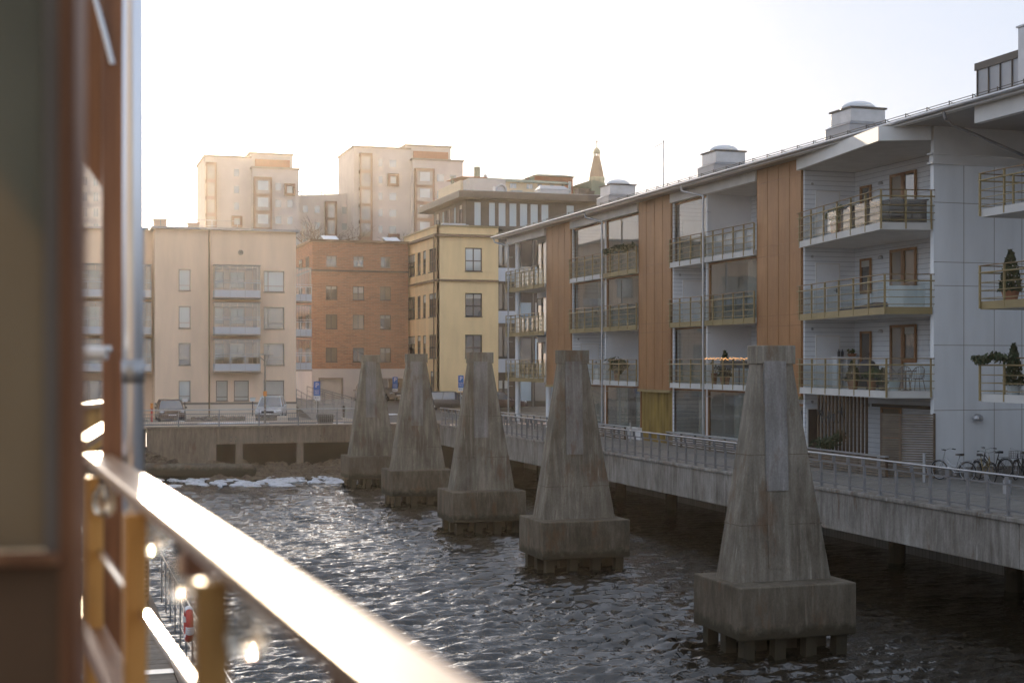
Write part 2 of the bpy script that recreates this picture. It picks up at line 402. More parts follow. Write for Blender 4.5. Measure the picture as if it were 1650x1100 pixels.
m = N('bulb_glass'); g = m.n('ShaderNodeBsdfGlass'); g.inputs['Roughness'].default_value = .02; g.inputs['IOR'].default_value = 1.7; g.inputs['Color'].default_value = (1, .95, .85, 1)
t = m.n('ShaderNodeBsdfTransparent'); mx = m.n('ShaderNodeMixShader'); mx.inputs[0].default_value = .5
m.l(g.outputs[0], mx.inputs[1]); m.l(t.outputs[0], mx.inputs[2]); m.l(mx.outputs[0], m.o.inputs['Surface']); MT['bulb'] = m.m
# water
m = N('canal_water'); m.color((.010, .008, .005)).set(.02, 0, .5); m.b.inputs['IOR'].default_value = 1.7
h2 = m.noise(2.6, (.8, 1.4, 1), 3, .6, dist=.5); h3 = m.noise(8, (.8, 1.3, 1), 2, .5)
hh = m.math('ADD', m.math('MULTIPLY', h2, .6), m.math('MULTIPLY', h3, .16))
m.bump(hh, 1.0, .085); MT['water'] = m.m
# ================================================================ SETTING
GZ = 2.8
import numpy as np
_r = np.random.RandomState(4)
def build_water():
    # real waves where the picture looks, flat sheet around
    x0, x1, y0, y1 = -4.0, 28.8, 12.0, 88.0
    ysr = [y0]
    while ysr[-1] < y1: ysr.append(min(y1, ysr[-1] + max(.06, ysr[-1] * .0022)))
    ys_ = np.array(ysr); xs = np.linspace(x0, x1, 440); X_, Y_ = np.meshgrid(xs, ys_)
    Zw = np.zeros_like(X_)
    for k in range(70):
        lam = 10 ** _r.uniform(-.85, -.02); th = R(95) + _r.normal(0, .30); ph = _r.uniform(0, 6.28); am = .0195 * lam ** .95
        kx, ky = cos(th) / lam * 2 * pi, sin(th) / lam * 2 * pi
        warp = .35 * np.sin(X_ * .31 + k) + .35 * np.cos(Y_ * .23 + k * 1.7)
        s_ = np.sin(kx * X_ + ky * Y_ + ph + warp * 2); Zw += am * (.75 * s_ + .25 * (1 - 2 * np.abs(np.sin(kx * X_ * .5 + ky * Y_ * .5 + ph + warp))))
    gust = (.42 + .75 * (np.sin(X_ * .24 + .10 * Y_ + 1) * np.sin(Y_ * .17 + .12 * X_) * .5 + .5)) * np.clip(1.15 - (X_ - 12) / 16, .35, 1.05)
    edge = np.clip(np.minimum(np.minimum(X_ - x0, x1 - X_), np.minimum(Y_ - y0, y1 - Y_)) / 1.0, 0, 1)
    Zw = Zw * gust * edge
    me = bpy.data.meshes.new('canal_water'); ny_, nx_ = X_.shape
    co = np.stack([X_, Y_, Zw], -1).reshape(-1, 3)
    idx = np.arange(nx_ * ny_).reshape(ny_, nx_); q = np.stack([idx[:-1, :-1], idx[:-1, 1:], idx[1:, 1:], idx[1:, :-1]], -1).reshape(-1, 4)
    n0 = len(co); ex = [(-600, -200), (28.8, -200), (28.8, y0), (x1, y0), (x0, y0), (x0, y1), (x0, 90), (-600, 90)]
    vv_ = co.tolist() + [(-600, -200, 0), (28.8, -200, 0), (28.8, y0, 0), (-600, y0, 0), (x0, y0, 0), (x0, 90, 0), (-600, 90, 0), (x0, y1, 0), (28.8, y1, 0), (28.8, 90, 0)]
    ff = q.tolist() + [(n0, n0 + 1, n0 + 2, n0 + 3), (n0 + 3, n0 + 4, n0 + 5, n0 + 6), (n0 + 7, n0 + 8, n0 + 9, n0 + 5)]
    me.from_pydata(vv_, [], ff); me.materials.append(MT['water']); o = bpy.data.objects.new('canal_water', me); col.objects.link(o)
    for p in me.polygons: p.use_smooth = True
    o['kind'] = 'structure'; o['label'] = 'dark rippling canal water'
build_water()
m = MB(); m.q((-600, -200, -2.2), (60, -200, -2.2), (60, 100, -2.2), (-600, 100, -2.2)); struct(m, 'canal_bed', MT['dark'], 'dark canal bed under the water')
# far ground: level car park, then rising street
m = MB()
ys = [87.9, 108, 119, 160, 260, 1500]; zs_ = [GZ, GZ, 3.5, 3.6, 6, 6]
for (a, za), (b, zb) in zip(list(zip(ys, zs_))[:-1], list(zip(ys, zs_))[1:]):
    m.q((-900, a, za), (900, a, za), (900, b, zb), (-900, b, zb))
struct(m, 'ground', MT['soil'], 'gravelly ground running back from the far quay', recalc=False)
m = MB(); m.box(23.5, -80, GZ - .35, 300, 87.6, GZ); m.box(28.9, -80, -2, 300, 87.6, GZ - .36)
struct(m, 'quay_ground', MT['quaypave'], 'block paved quay in front of the balcony building')
m = MB(); m.box(-4, 96.2, GZ - .3, 24, 103, GZ + .004); struct(m, 'car_park_paving', MT['paving'], 'pale paved strip where the cars are parked')
m = MB(); m.box(-60, 89.2, GZ - .3, 23.2, 94.2, GZ + .008); struct(m, 'road', MT['asphalt'], 'asphalt road along the far quay')
m = MB()
for a, za, b, zb in ((94.25, GZ + .012, 108, GZ + .012), (108, GZ + .012, 119, 3.512), (119, 3.512, 140, 3.57)):
    m.q((19.2, a, za), (29.2, a, za), (29.2, b, zb), (19.2, b, zb))
struct(m, 'street', MT['asphalt'], 'street rising between the brick and yellow buildings', recalc=False)
m = MB()
m.box(-60, 94.3, GZ - .2, 19, 94.5, GZ + .13); m.box(-60, 88.9, GZ - .2, 23, 89.15, GZ + .12)
m.box(19.0, 94.5, GZ - .2, 19.2, 108, GZ + .13)
struct(m, 'kerb', MT['beige_base'], 'pale stone kerbs along the far road')
# embankment of rubble on the left shore
m = MB(); nx, ny = 56, 34
def bank(x, y):
    # shoreline falls towards the canal and towards the right
    s = (x + 6) / 17.5; t = (y - 78) / 9.5
    edge = 2.75 - 2.6 * max(0, min(1, (x - 3.2) / 6.0)) ** .8
    edge -= 1.1 * max(0, min(1, (x - 9.0) / .6))
    h = -0.9 + (edge + .9) * max(0, min(1, (t - .70) / .28)) ** .8
    return h + .16 * sin(x * 3.1 + y * 1.7) * cos(x * 1.3 - y * 2.9) + random.uniform(-.13, .13)
vv = [[None] * (nx + 1) for _ in range(ny + 1)]
for j in range(ny + 1):
    for i in range(nx + 1):
        x = -30 + (14.5 + 30) * i / nx if False else (-14 + 28.5 * i / nx); y = 77 + 11.1 * j / ny
        vv[j][i] = len(m.v); m.v.append((x, y, bank(x, y)))
for j in range(ny):
    for i in range(nx): m.f.append((vv[j][i], vv[j][i + 1], vv[j + 1][i + 1], vv[j + 1][i]))
struct(m, 'embankment', MT['rubble'], 'rubble embankment sloping down to the water', recalc=False)
m = MB(); m.box(-60, 78, -2, -13.9, 87.9, GZ - .02); struct(m, 'left_bank', MT['soil'], 'ground of the left bank')
# loose stones (uncountable) under the far quay and on the bank
m = MB()
def stone(m, x, y, z, r):
    n0 = len(m.v); ph = random.random() * 6
    m.ball((x, y, z), r * random.uniform(.8, 1.4), r * random.uniform(.7, 1.1), r * random.uniform(.45, .8), 6, 4)
    for k in range(n0, len(m.v)):
        v = m.v[k]; m.v[k] = tuple(c + random.uniform(-.14, .14) * r for c in v)
for _ in range(1500):
    x = random.uniform(-2, 10.5); y = random.uniform(84.4, 86.9); stone(m, x, y, bank(x, y) + .02, random.uniform(.07, .2))
for _ in range(1100):
    x = random.uniform(8.5, 22.8); t = random.random(); y = 82.8 + 4.6 * t
    stone(m, x, y, -.15 + .70 * t * random.uniform(.5, 1.2), random.choice((.1, .14, .2, .34)) * random.uniform(.8, 1.3))
o = struct(m, 'rubble', MT['rubble'], 'brown shore stones heaped below the far quay'); o['kind'] = 'stuff'; o['category'] = 'stones'
m = MB()
for _ in range(420):
    x = random.choice((random.gauss(10.3, .9), random.gauss(12.3, .9), random.gauss(2.5, 1.5))); y = random.uniform(95.3, 96.4); stone(m, x, y, GZ + random.uniform(0, .28), random.uniform(.08, .24))
o = struct(m, 'ploughed_gravel', MT['soil'], 'heaps of gravel and dirty earth along the parking strip'); o['kind'] = 'stuff'; o['category'] = 'gravel'
def blob(name, cx, cy, z, rx, ry, h, mat, label, cat, group, kind=None, seed=0):
    rd = random.Random(seed); m = MB(); n = 14; rs = [rd.uniform(.72, 1.12) for _ in range(n)]
    b = 0; m.v.append((cx, cy, z + h))
    for sc_, zz in ((.75, h * .9), (1, h * .35), (1, -.05)):
        for i in range(n):
            a = 2 * pi * i / n; m.v.append((cx + rx * rs[i] * sc_ * cos(a), cy + ry * rs[i] * sc_ * sin(a), z + zz * rd.uniform(.8, 1.1) if zz > 0 else z + zz))
    for i in range(n): m.f.append((0, 1 + i, 1 + (i + 1) % n))
    for k in range(2):
        for i in range(n): j = (i + 1) % n; m.f.append((1 + k * n + i, 1 + (k + 1) * n + i, 1 + (k + 1) * n + j, 1 + k * n + j))
    o = m.build(name, mat, smooth=False); tag(o, label, cat, group, kind); return o
# ice floes
rd = random.Random(3); k = 0
for row, (py0, py1, pxa, pxb, n_) in enumerate(((768, 786, 236, 480, 80), (765, 778, 430, 552, 40), (752, 764, 400, 550, 24))):
    for i in range(n_):
        px = rd.uniform(pxa, pxb); py = rd.uniform(py0, py1)
        if row == 0: py = 777 + rd.uniform(-9, 9) - (px - 236) * .012
        x, y, t = onz(px, py, 0.0)
        if row == 2 and y > 86.5: continue
        blob('ice_floe', x, y, .0, rd.uniform(.12, .75) * rd.uniform(.5, 1), rd.uniform(.3, .9), rd.uniform(.03, .10), MT['ice'],
             'flat white ice floe drifting in the band of ice off the far shore' if row < 2 else 'small ice floe lying close under the far quay stones', 'ice floe', 'ice floes off the far shore' if row < 2 else 'ice floes under the far quay', seed=k); k += 1
for i, (px, py, rx, ry) in enumerate(((330, 679, 2.2, .5), (375, 682, 2.6, .3), (530, 682, .9, .3), (610, 656, 2.5, .5), (624, 668, 1.0, .8))):
    x, y, t = onz(px, py, GZ)
    blob('snow_patch', x, y, GZ + (.01 if i < 4 else .02), rx, ry, .06, MT['snow'], ['long thin snow patch on the parking strip left of the silver car', 'snow strip on the road beside the kerb', 'snow remnant beside the dark bin', 'snow patch far up the street', 'small snow patch lower on the street'][i], 'snow', None, seed=60 + i)

# ================================================================ PYLONS
def make_pylon(cx, yf, s, label):
    """tapered concrete pier: yf = front of the block"""
    r = thing('concrete_pylon', (cx, yf + 1.25, 0), label, 'pylon', 'row of old concrete bridge pylons in the canal')
    B = MB(); b0 = cx - 1.5; b1 = cx + 1.52; y0 = yf; y1 = yf + 2.5; z0 = .42; z1 = 1.64
    B.box(b0, y0, z0, b1, y1, z1); blk = B.build('base_block', MT['pylon_block'], r, bevel=.035)
    Bd = MB(); zb, zt = 1.635, 6.78
    # body: slab wider than deep, leaning in on every side
    X0, X1, Y0, Y1 = cx - 1.26, cx + 1.30, yf + .75, yf + 1.78
    x0, x1, ya, yb = cx - .53, cx + .42, yf + 1.02, yf + 1.47
    def lerp(t): return [a + (b - a) * t for a, b in zip((X0, X1, Y0, Y1), (x0, x1, ya, yb))]
    pr = None
    for z, k in ((zb, -.012), (zb + .12, 0.02), (4.0, .47), (zt, 1.0)):
        a, b, c, d = lerp(k)
        cur = len(Bd.v); e = .045
        Bd.v += [(a + e, c, z), (b - e, c, z), (b, c + e, z), (b, d - e, z), (b - e, d, z), (a + e, d, z), (a, d - e, z), (a, c + e, z)]
        if pr is not None:
            for i in range(8): j = (i + 1) % 8; Bd.f.append((pr + i, pr + j, cur + j, cur + i))
        else: Bd.f.append(tuple(cur + i for i in reversed(range(8))))
        pr = cur
    Bd.f.append(tuple(pr + i for i in range(8)))
    shaft = Bd.build('shaft', MT['pylon'], r)
    cp = MB(); cp.box(x0 - .03, ya - .05, zt - .03, x1 + .04, yb + .03, 7.19); cp.build('cap', MT['pylon'], r, bevel=.02)
    # upright front plate and the paler strip below it
    pl = MB(); pw0, pw1 = cx - .39, cx + .19; zp = 3.75
    kz = lambda z: Y0 + (ya - Y0) * (z - zb) / (zt - zb)
    yz = min(kz(zp), ya) - .05
    pl.hexa([(pw0, yz, zp), (pw1, yz, zp), (pw1, kz(zp) + .12, zp), (pw0, kz(zp) + .12, zp), (pw0, ya - .085, 6.82), (pw1, ya - .085, 6.82), (pw1, ya + .1, 6.82), (pw0, ya + .1, 6.82)])
    pl.build('front_plate', MT['plate'], r, bevel=.012)
    st = MB(); st.hexa([(pw0 + .02, kz(zb + .3) - .018, zb + .3), (pw1 - .02, kz(zb + .3) - .018, zb + .3), (pw1 - .02, kz(zb + .3) + .1, zb + .3), (pw0 + .02, kz(zb + .3) + .1, zb + .3),
             (pw0 + .02, kz(zp) - .018, zp - .01), (pw1 - .02, kz(zp) - .018, zp - .01), (pw1 - .02, kz(zp) + .1, zp - .01), (pw0 + .02, kz(zp) + .1, zp - .01)]); st.build('front_strip', MT['pylon'], r)
    rd = random.Random(int(s * 10))
    # side plate, formwork joints
    jt = MB()
    for z in ((2.95, 4.6) if int(s) % 2 else (2.7,)):
        a, b, c, d = lerp((z - zb) / (zt - zb)); jt.box(a - .002, c - .006, z, b + .002, d + .004, z + .018)
    jt.build('formwork_joint', MT['pylon_block'], r)
    for ix in range(4):
        for iy in (0, 1, 2):
            px_ = b0 + .3 + ix * .8; py_ = y0 + .25 + iy * .95; p = MB()
            lean = .10 if iy == 0 else 0
            p.hexa([(px_ - .15 + lean * -1.2, py_ - .14 - lean, -2), (px_ + .15 - lean * 1.2, py_ - .14 - lean, -2), (px_ + .15 - lean * 1.2, py_ + .14 - lean, -2), (px_ - .15 - lean * 1.2, py_ + .14 - lean, -2),
                    (px_ - .14, py_ - .14, .45), (px_ + .14, py_ - .14, .45), (px_ + .14, py_ + .14, .45), (px_ - .14, py_ + .14, .45)])
            p.build('pile', MT['pile'], r)
    return r
for i, (cx, yf) in enumerate(((16.36, 29.3), (16.40, 43.2), (16.45, 54.2), (16.62, 65.6), (16.68, 76.3))):
    make_pylon(cx, yf, i + 1, ['nearest and largest grey concrete pylon, standing in front of the white boarded balconies', 'second nearest concrete pylon, in front of the leftmost copper panels and ground floor glazing',
        'middle concrete pylon of the row of five, in front of the yellow building', 'fourth concrete pylon, overlapping the brick and yellow buildings', 'farthest and smallest concrete pylon, beside the far quay'][i])

# ================================================================ RIGHT QUAY STRUCTURE
r = thing('quay_edge_beam', (23.2, 30, 0), 'long streaked concrete edge beam of the right quay above the dark water', 'quay wall')
m = MB(); segs = [-60 + 8.2 * i for i in range(18)]
for a, b in zip(segs, segs[1:] + [87.2]):
    b = min(b, 87.2)
    if a >= 87: break
    m.box(23.1, a + .01, 1.58, 23.5, b - .01, 2.74)
m.build('fascia', MT['quay'], r, bevel=.015)
m = MB(); m.box(23.04, -60, 2.742, 23.62, 87.2, 2.86); m.build('coping', MT['quay'], r, bevel=.02)
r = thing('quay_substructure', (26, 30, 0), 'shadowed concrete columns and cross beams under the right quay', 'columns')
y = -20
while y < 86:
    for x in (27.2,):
        m = MB(); m.tube((x, y, -2), (x, y, 1.7), .28, 10); m.build('column', MT['pile'], r)  # dark pile concrete puts the shade under the quay into the colour
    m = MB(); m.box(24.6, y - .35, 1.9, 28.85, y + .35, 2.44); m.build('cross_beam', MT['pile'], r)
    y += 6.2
def railing(name, fr, u0, u1, step, z0, label, mat, post_name='post', mesh=False, hi=1.05, group=None):
    r = thing(name, tuple(fr.P(u0, z0)), label, 'railing', group)
    m = MB(); m.tube(fr.P(u0, z0 + hi, .10), fr.P(u1, z0 + hi, .10), .026, 8); m.build('handrail', MT['metal'], r)
    m = MB(); m.fbox(fr, u0, u1, z0 + hi - .27, z0 + hi - .23, -.02, .02); m.fbox(fr, u0, u1, z0 + .12, z0 + .16, -.02, .02)
    m.fbox(fr, u0, u1, z0 + hi - .62, z0 + hi - .60, -.015, .015)
    m.build('rail', mat, r)
    if mesh:
        m = MB(); u = u0
        while u < u1: m.fbox(fr, u, u + .018, z0 + .16, z0 + hi - .28, -.008, .008); u += .12
        z = z0 + .3
        while z < z0 + hi - .3: m.fbox(fr, u0, u1, z, z + .012, -.006, .006); z += .14
        m.build('infill_mesh', mat, r)
    u = u0; k = 0
    while u <= u1 + .01:
        m = MB(); m.fbox(fr, u - .045, u + .045, z0 - .02, z0 + hi - .22, -.03, .03); m.fbox(fr, u - .02, u + .02, z0 + hi - .24, z0 + hi, 0, .10)
        m.fbox(fr, u - .09, u + .09, z0 - .01, z0 + .02, -.07, .07); m.build(post_name, mat, r); u += step; k += 1
    return r
railing('quay_railing', FX(23.22), 24.0, 87.0, .85, 2.86, 'long grey steel railing along the edge of the right quay', MT['railmetal'])
# far quay
r = thing('far_quay_wall', (14, 87, 0), 'brown streaked concrete wall and beam of the far quay', 'quay wall')
m = MB(); m.prism([(5.2, 87), (9.2, 87), (9.2, 87.6), (5.2, 87.6)], -1, 2.82); m.build('retaining_wall', MT['quay_far'], r)
m = MB(); m.box(9.22, 86.95, 1.85, 23.08, 87.45, 2.82); m.build('beam', MT['quay_far'], r, bevel=.02)
m = MB(); m.box(5.1, 86.85, 2.822, 23.06, 87.9, 2.92); m.build('coping', MT['quay_far'], r)
m = MB(); m.box(5.2, 87.9, -2.2, 9.22, 88.4, 2.78); m.box(9.23, 92.5, -2.2, 23.44, 93, 2.78); m.box(9.0, 88.4, -2.2, 9.22, 92.5, 2.78); m.build('rear_wall', MT['dark'], r)  # near-black wall colour carries the shade behind the beam openings
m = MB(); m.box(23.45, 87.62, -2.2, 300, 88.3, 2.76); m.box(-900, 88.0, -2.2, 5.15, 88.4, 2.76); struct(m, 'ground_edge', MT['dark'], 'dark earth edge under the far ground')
for px in (385, 483):
    x, t = ony(px, 87.2); m = MB(); m.box(x - .2, 86.99, -1, x + .2, 87.4, 1.848); m.build('column', MT['quay_far'], r)
m = MB()
for px in (376, 434, 520):
    x, t = ony(px, 86.95)
    for dx in (-.14, .14):
        for dz in (-.12, .12): m.tube((x + dx, 86.9, 2.15 + dz), (x + dx, 86.96, 2.15 + dz), .035, 6)
m.build('anchor_bolt', MT['chrome'], r)
rf = railing('far_quay_railing', FY(87.3), 4.6, 19.5, 2.4, 2.92, 'thin wire mesh railing along the far quay in front of the parked cars', MT['railmetal'], mesh=True, hi=1.0)
# round concrete boom / log at the shore
m = MB()
x0, y0, t0 = onz(190, 758, .5); x1, y1, t1 = onz(402, 757, .5)
m.tube((x0, y0, .5), (x1, y1, .46), .42, 14); m.ball((x1, y1, .46), .42, .42, .42, 14, 8)
tag(m.build('timber_boom', MT['pylon_block'], None, smooth=False, recalc=False), 'thick brown log boom lying along the foot of the rubble bank', 'log')

# ================================================================ WINDOWS, BALCONIES (generic)
wrd = random.Random(12)
def window(parent, fr, u0, u1, v0, v1, mu=(), mv=(), fw=.06, frame='frame', glass='glass', rec=.10, sill=True, name='window', blind=0):
    m = MB(); P = (-rec - .02, -rec + .04)
    m.fbox(fr, u0, u0 + fw, v0, v1, *P); m.fbox(fr, u1 - fw, u1, v0, v1, *P)
    m.fbox(fr, u0 + fw, u1 - fw, v0, v0 + fw, *P); m.fbox(fr, u0 + fw, u1 - fw, v1 - fw, v1, *P)
    for a in mu: x = u0 + (u1 - u0) * a; m.fbox(fr, x - fw / 2, x + fw / 2, v0 + fw, v1 - fw, P[0], P[1] - .004)
    for a in mv: z = v0 + (v1 - v0) * a; m.fbox(fr, u0 + fw, u1 - fw, z - fw / 2, z + fw / 2, P[0], P[1] - .008)
    w_ = m.build(name, MT[frame], parent)
    m = MB(); m.fbox(fr, u0 + fw * .5, u1 - fw * .5, v0 + fw * .5, v1 - fw * .5, -rec - .03, -rec - .004); m.build('pane', MT[glass], w_)
    if not blind and name == 'window' and glass in ('glass', 'glass_warm') and v1 - v0 < 2.4 and wrd.random() < .45: blind = wrd.choice((.18, .3, .45))
    if blind: m = MB(); m.fbox(fr, u0 + fw, u1 - fw, v1 - fw - (v1 - v0) * blind, v1 - fw, -rec - .003, -rec + .006); m.build('blind', MT['blind'], w_)
    if sill: m = MB(); m.fbox(fr, u0 - .03, u1 + .03, v0 - .05, v0 + .002, -rec, .06); m.build('sill', MT[frame], w_)
    return w_
def core(m, x0, x1, y0, y1, z0, z1): m.box(x0, y0, z0, x1, y1, z1)
# ================================================================ BEIGE BUILDING (far left)
Yb = 103.0
def bx(px, Y=Yb): return ony(px, Y)[0]
def bz(py, px=350, Y=Yb): return zat(py, ony(px, Y)[1])
bl, br = bx(250), bx(477); top = bz(371)
r = thing('beige_apartment_building', ((bl + br) / 2, 108, GZ), 'beige rendered apartment block with glazed balconies behind the parked cars', 'building')
fr = FY(Yb); holes = []; wins = []
rows = ((435, 469), (494, 529), (553, 588), (613, 646))
glc = ('glass_pale', 'glass_pale', 'glass_warm', 'glass_pale')
for i, (a, b) in enumerate(rows):
    wins.append((bx(288), bx(307), bz(b), bz(a), (), (.25,), glc[i]))
    wins.append((bx(425), bx(458), bz(b), bz(a), (.22,) if i < 3 else (), (.28,), ('glass_pale', 'glass_warm', 'glass_warm', 'blind')[i]))
wins.append((bx(348), bx(367), bz(646), bz(613), (), (.2,), 'blind')); wins.append((bx(377), bx(401), bz(646), bz(613), (), (.2,), 'blind'))
for a, b in ((431, 482), (489, 541), (548, 600)): holes.append((bx(346), bx(414), bz(b), bz(a)))
m = MB(); m.wall(fr, bl, br, bz(651), top, holes + [w[:4] for w in wins], .16)
m.box(bl, Yb + .16, GZ, bx(346) - .02, 116, top); m.box(bx(414) + .02, Yb + .16, GZ, br, 116, top); m.box(bx(346) - .02, Yb + 2.2, GZ, bx(414) + .02, 116, top)
for zc in (bz(600), bz(541), bz(482)): m.box(bx(346) - .02, Yb + .16, zc - .5, bx(414) + .02, Yb + 2.2, zc - .02)
m.box(bx(346) - .02, Yb + .16, bz(431) + .01, bx(414) + .02, Yb + 2.2, top); m.box(bx(346) - .02, Yb + .16, GZ, bx(414) + .02, Yb + 2.2, bz(600) - .52)
m.build('wall', MT['beige'], r)
m = MB(); m.box(bl - .02, Yb - .03, GZ - .1, br + .02, Yb + .2, bz(651)); m.build('plinth', MT['beige_base'], r)
m = MB(); m.box(bl - .04, Yb - .05, bz(651) - .02, br + .04, Yb - .02, bz(648)); m.build('plinth_strip', MT['frame'], r)
m = MB(); m.box(bl - .25, Yb - .3, top, br + .25, 116.3, top + .16); m.build('roof', MT['roofmetal'], r)
for w in wins: window(r, fr, *w[:4], mu=w[4], mv=w[5], glass=w[6], rec=.12)
# glazed balconies in the opening
def beige_balcony(u0, u1, zb, zt, fr, parent, out=1.0):
    s = MB(); s.fbox(fr, u0 - .15, u1 + .15, zb, zb + .10, -.1, out + .05); b = s.build('balcony', MT['frame'], parent)
    m = MB(); m.fbox(fr, u0 - .12, u1 + .12, zb + .12, zb + .62, out - .02, out + .02); m.fbox(fr, u0 - .12, u0 - .08, zb + .12, zb + .62, 0, out - .02); m.fbox(fr, u1 + .08, u1 + .12, zb + .12, zb + .62, 0, out - .02); m.build('front_panel', MT['silverpanel'], b)
    m = MB(); m.fbox(fr, u0 - .14, u1 + .14, zb + 1.12, zb + 1.17, out - .03, out + .05); m.fbox(fr, u0 - .2, u1 + .2, zb + 1.3, zb + 1.33, out + .02, out + .06)
    for k in range(4): u = u0 - .1 + (u1 - u0 + .2) * k / 3; m.fbox(fr, u - .02, u + .02, zb + .12, zb + 1.2, out, out + .04)
    m.build('railing', MT['metal'], b)
    m = MB()
    for k in range(6):
        u = u0 - .1 + (u1 - u0 + .2) * k / 6; m.fbox(fr, u + .01, u + (u1 - u0 + .2) / 6 - .01, zb + .64, zt, out - .06, out - .05)
    m.fbox(fr, u0 - .1, u0 - .09, zb + .64, zt, 0, out - .06); m.fbox(fr, u1 + .09, u1 + .1, zb + .64, zt, 0, out - .06)
    m.build('glazing', MT['clear'], b)
    m = MB(); m.fbox(fr, u0 - .14, u1 + .14, zt, zt + .05, -.02, out + .02); m.build('top_rail', MT['frame'], b)
    return b
for i, (a, b) in enumerate(((428, 482), (488, 541), (547, 600))):
    z0, z1 = bz(b), bz(a) - .02
    beige_balcony(bx(346), bx(414), z0, z1, fr, r)
    fb = FY(Yb + 2.2)
    for (pa, pb) in ((350, 366), (376, 400)): window(r, fb, bx(pa), bx(pb), z0 + .9, z1 - .25, glass=('glass_pale', 'glass_pale', 'glass_warm')[i], rec=-.06, sill=False)
# side balconies, right edge and left wing
fxr = FY(Yb + 1.6)
for i, (a, b) in enumerate(((428, 485), (490, 543), (547, 598))):
    beige_balcony(br + .12, br + 1.15, bz(b), bz(a), fxr, r, out=.9)
# left wing, set back
Yw = 105.5; wl = -16
r2 = thing('beige_rear_wing', (0, 110, GZ), 'beige set-back wing of the apartment block seen past the silver downpipe', 'building')
topw = bz(371, 240, Yw); h2 = []; 
def wz(py): return bz(py, 200, Yw)
cols = [(-15, -12), (-10.2, -7.2), (-4.8, -1.8), (1.6, 3.7)]
m = MB(); w2 = []
for (a, b) in cols:
    for (p, q) in ((436, 466), (494, 528), (553, 588), (613, 646)): w2.append((a, b, wz(q), wz(p)))
m.wall(FY(Yw), wl, bl - .02, GZ, topw, w2, .16); m.box(wl, Yw + .16, GZ, bl - .02, 118, topw); m.build('wall', MT['beige'], r2)
m = MB(); m.box(wl - .2, Yw - .3, topw, bl - .3, 118.3, topw + .16); m.build('roof', MT['roofmetal'], r2)
for k, wq in enumerate(w2): window(r2, FY(Yw), *wq, mu=(.3, .65), glass='glass_pale' if k % 3 else 'glass_warm')
for i, (a, b) in enumerate(((428, 482), (488, 541), (547, 600))):
    for (ua, ub) in ((1.2, 4.1), (4.75, bl - .3), (-5, -1.6)): beige_balcony(ua, ub, wz(b), wz(a), FY(Yw), r2, out=1.3)
# downpipe, vent, roof things
x = bx(337); m = MB(); m.tube((x, Yb - .1, GZ), (x, Yb - .1, top), .055, 8); m.build('downpipe', MT['olive_dark'], r)
m = MB(); m.torus((bx(388), Yb - .02, bz(406)), .16, .03, 'y', 16, 6); m.tube((bx(388), Yb - .03, bz(406)), (bx(388), Yb + .05, bz(406)), .12, 12); m.build('vent', MT['frame'], r)
for (pa, pb, pt, lab) in ((250, 270, 355, 'tall square brick chimney box at the left end of the beige roof'), (306, 323, 359, 'low square chimney box in the middle of the beige roof')):
    x0, x1 = bx(pa), bx(pb); m = MB(); m.box(x0, 104, top + .1, x1, 105, bz(pt)); m.box(x0 - .06, 103.94, bz(pt), x1 + .06, 105.06, bz(pt) + .07); tag(m.build('chimney', MT['beige'], None), lab, 'chimney')
m = MB(); zt_ = top + .75
for u in (bl + .4, bl + 2.2, bl + 4.0, bl + 5.8): m.tube((u, 103.6, top + .1), (u, 103.6, zt_), .02, 6)
m.tube((bl + .4, 103.6, zt_), (bl + 5.8, 103.6, zt_), .02, 6); m.tube((bl + .4, 103.6, zt_ - .4), (bl + 5.8, 103.6, zt_ - .4), .015, 6)
tag(m.build('roof_railing', MT['metal'], None), 'thin guard rail on the beige roof between the chimney boxes', 'railing')

# ================================================================ BRICK BUILDING
Yk = 121.4; kx = lambda px: ony(px, Yk)[0]; kz = lambda py, px=575: zat(py, ony(px, Yk)[1])
xl = kx(503); xr = 29.4; ktop = kz(391)
r = thing('brick_building', (25, 128, 3.5), 'red brick four storey building with a pale ground floor and garage door', 'building')
wins = []
for j, (a, b) in enumerate(((413, 430), (461, 483), (507, 530), (560, 583))):
    for i, (c, d) in enumerate(((525, 543.5), (568.5, 587), (612.5, 630))):
        e = 1 if j == 0 else 0; wins.append((kx(c + e), kx(d - e), kz(b), kz(a), (i + j) % 3))
m = MB(); m.wall(FY(Yk), xl, xr, kz(594), ktop, [w[:4] for w in wins], .18); m.box(xl, Yk + .18, kz(594), xr, 138, ktop); m.build('wall', MT['brick'], r)
m = MB(); g0 = (kx(515), kx(551), 3.4, kz(610))
m.wall(FY(Yk - .03), xl - .03, xr, 3.2, kz(594), [g0], .25); m.box(xl - .03, Yk + .2, 3.2, xr, 138, kz(594) - .01); m.build('ground_floor', MT['tower'], r)
g = MB(); g.fbox(FY(Yk), g0[0], g0[1], g0[2], g0[3], -.2, -.12); gd = g.build('garage_door', MT['blind'], r)
g = MB(); g.fbox(FY(Yk), g0[0] - .1, g0[0] + .05, g0[2], g0[3] + .1, -.12, .06); g.fbox(FY(Yk), g0[1] - .05, g0[1] + .1, g0[2], g0[3] + .1, -.12, .06); g.fbox(FY(Yk), g0[0] + .05, g0[1] - .05, g0[3] - .03, g0[3] + .1, -.12, .06); g.build('frame', MT['frame'], gd)
m = MB(); m.box(xl - .12, Yk - .12, kz(438), xr, Yk + .02, kz(435.5)); m.box(xl - .12, Yk + .02, kz(438), xl + .02, 138, kz(435.5)); m.build('string_course', MT['framedark'], r)
m = MB(); m.box(xl - .2, Yk - .2, ktop, xr + .1, 138, ktop + .2); m.build('roof_edge', MT['cornice'], r)
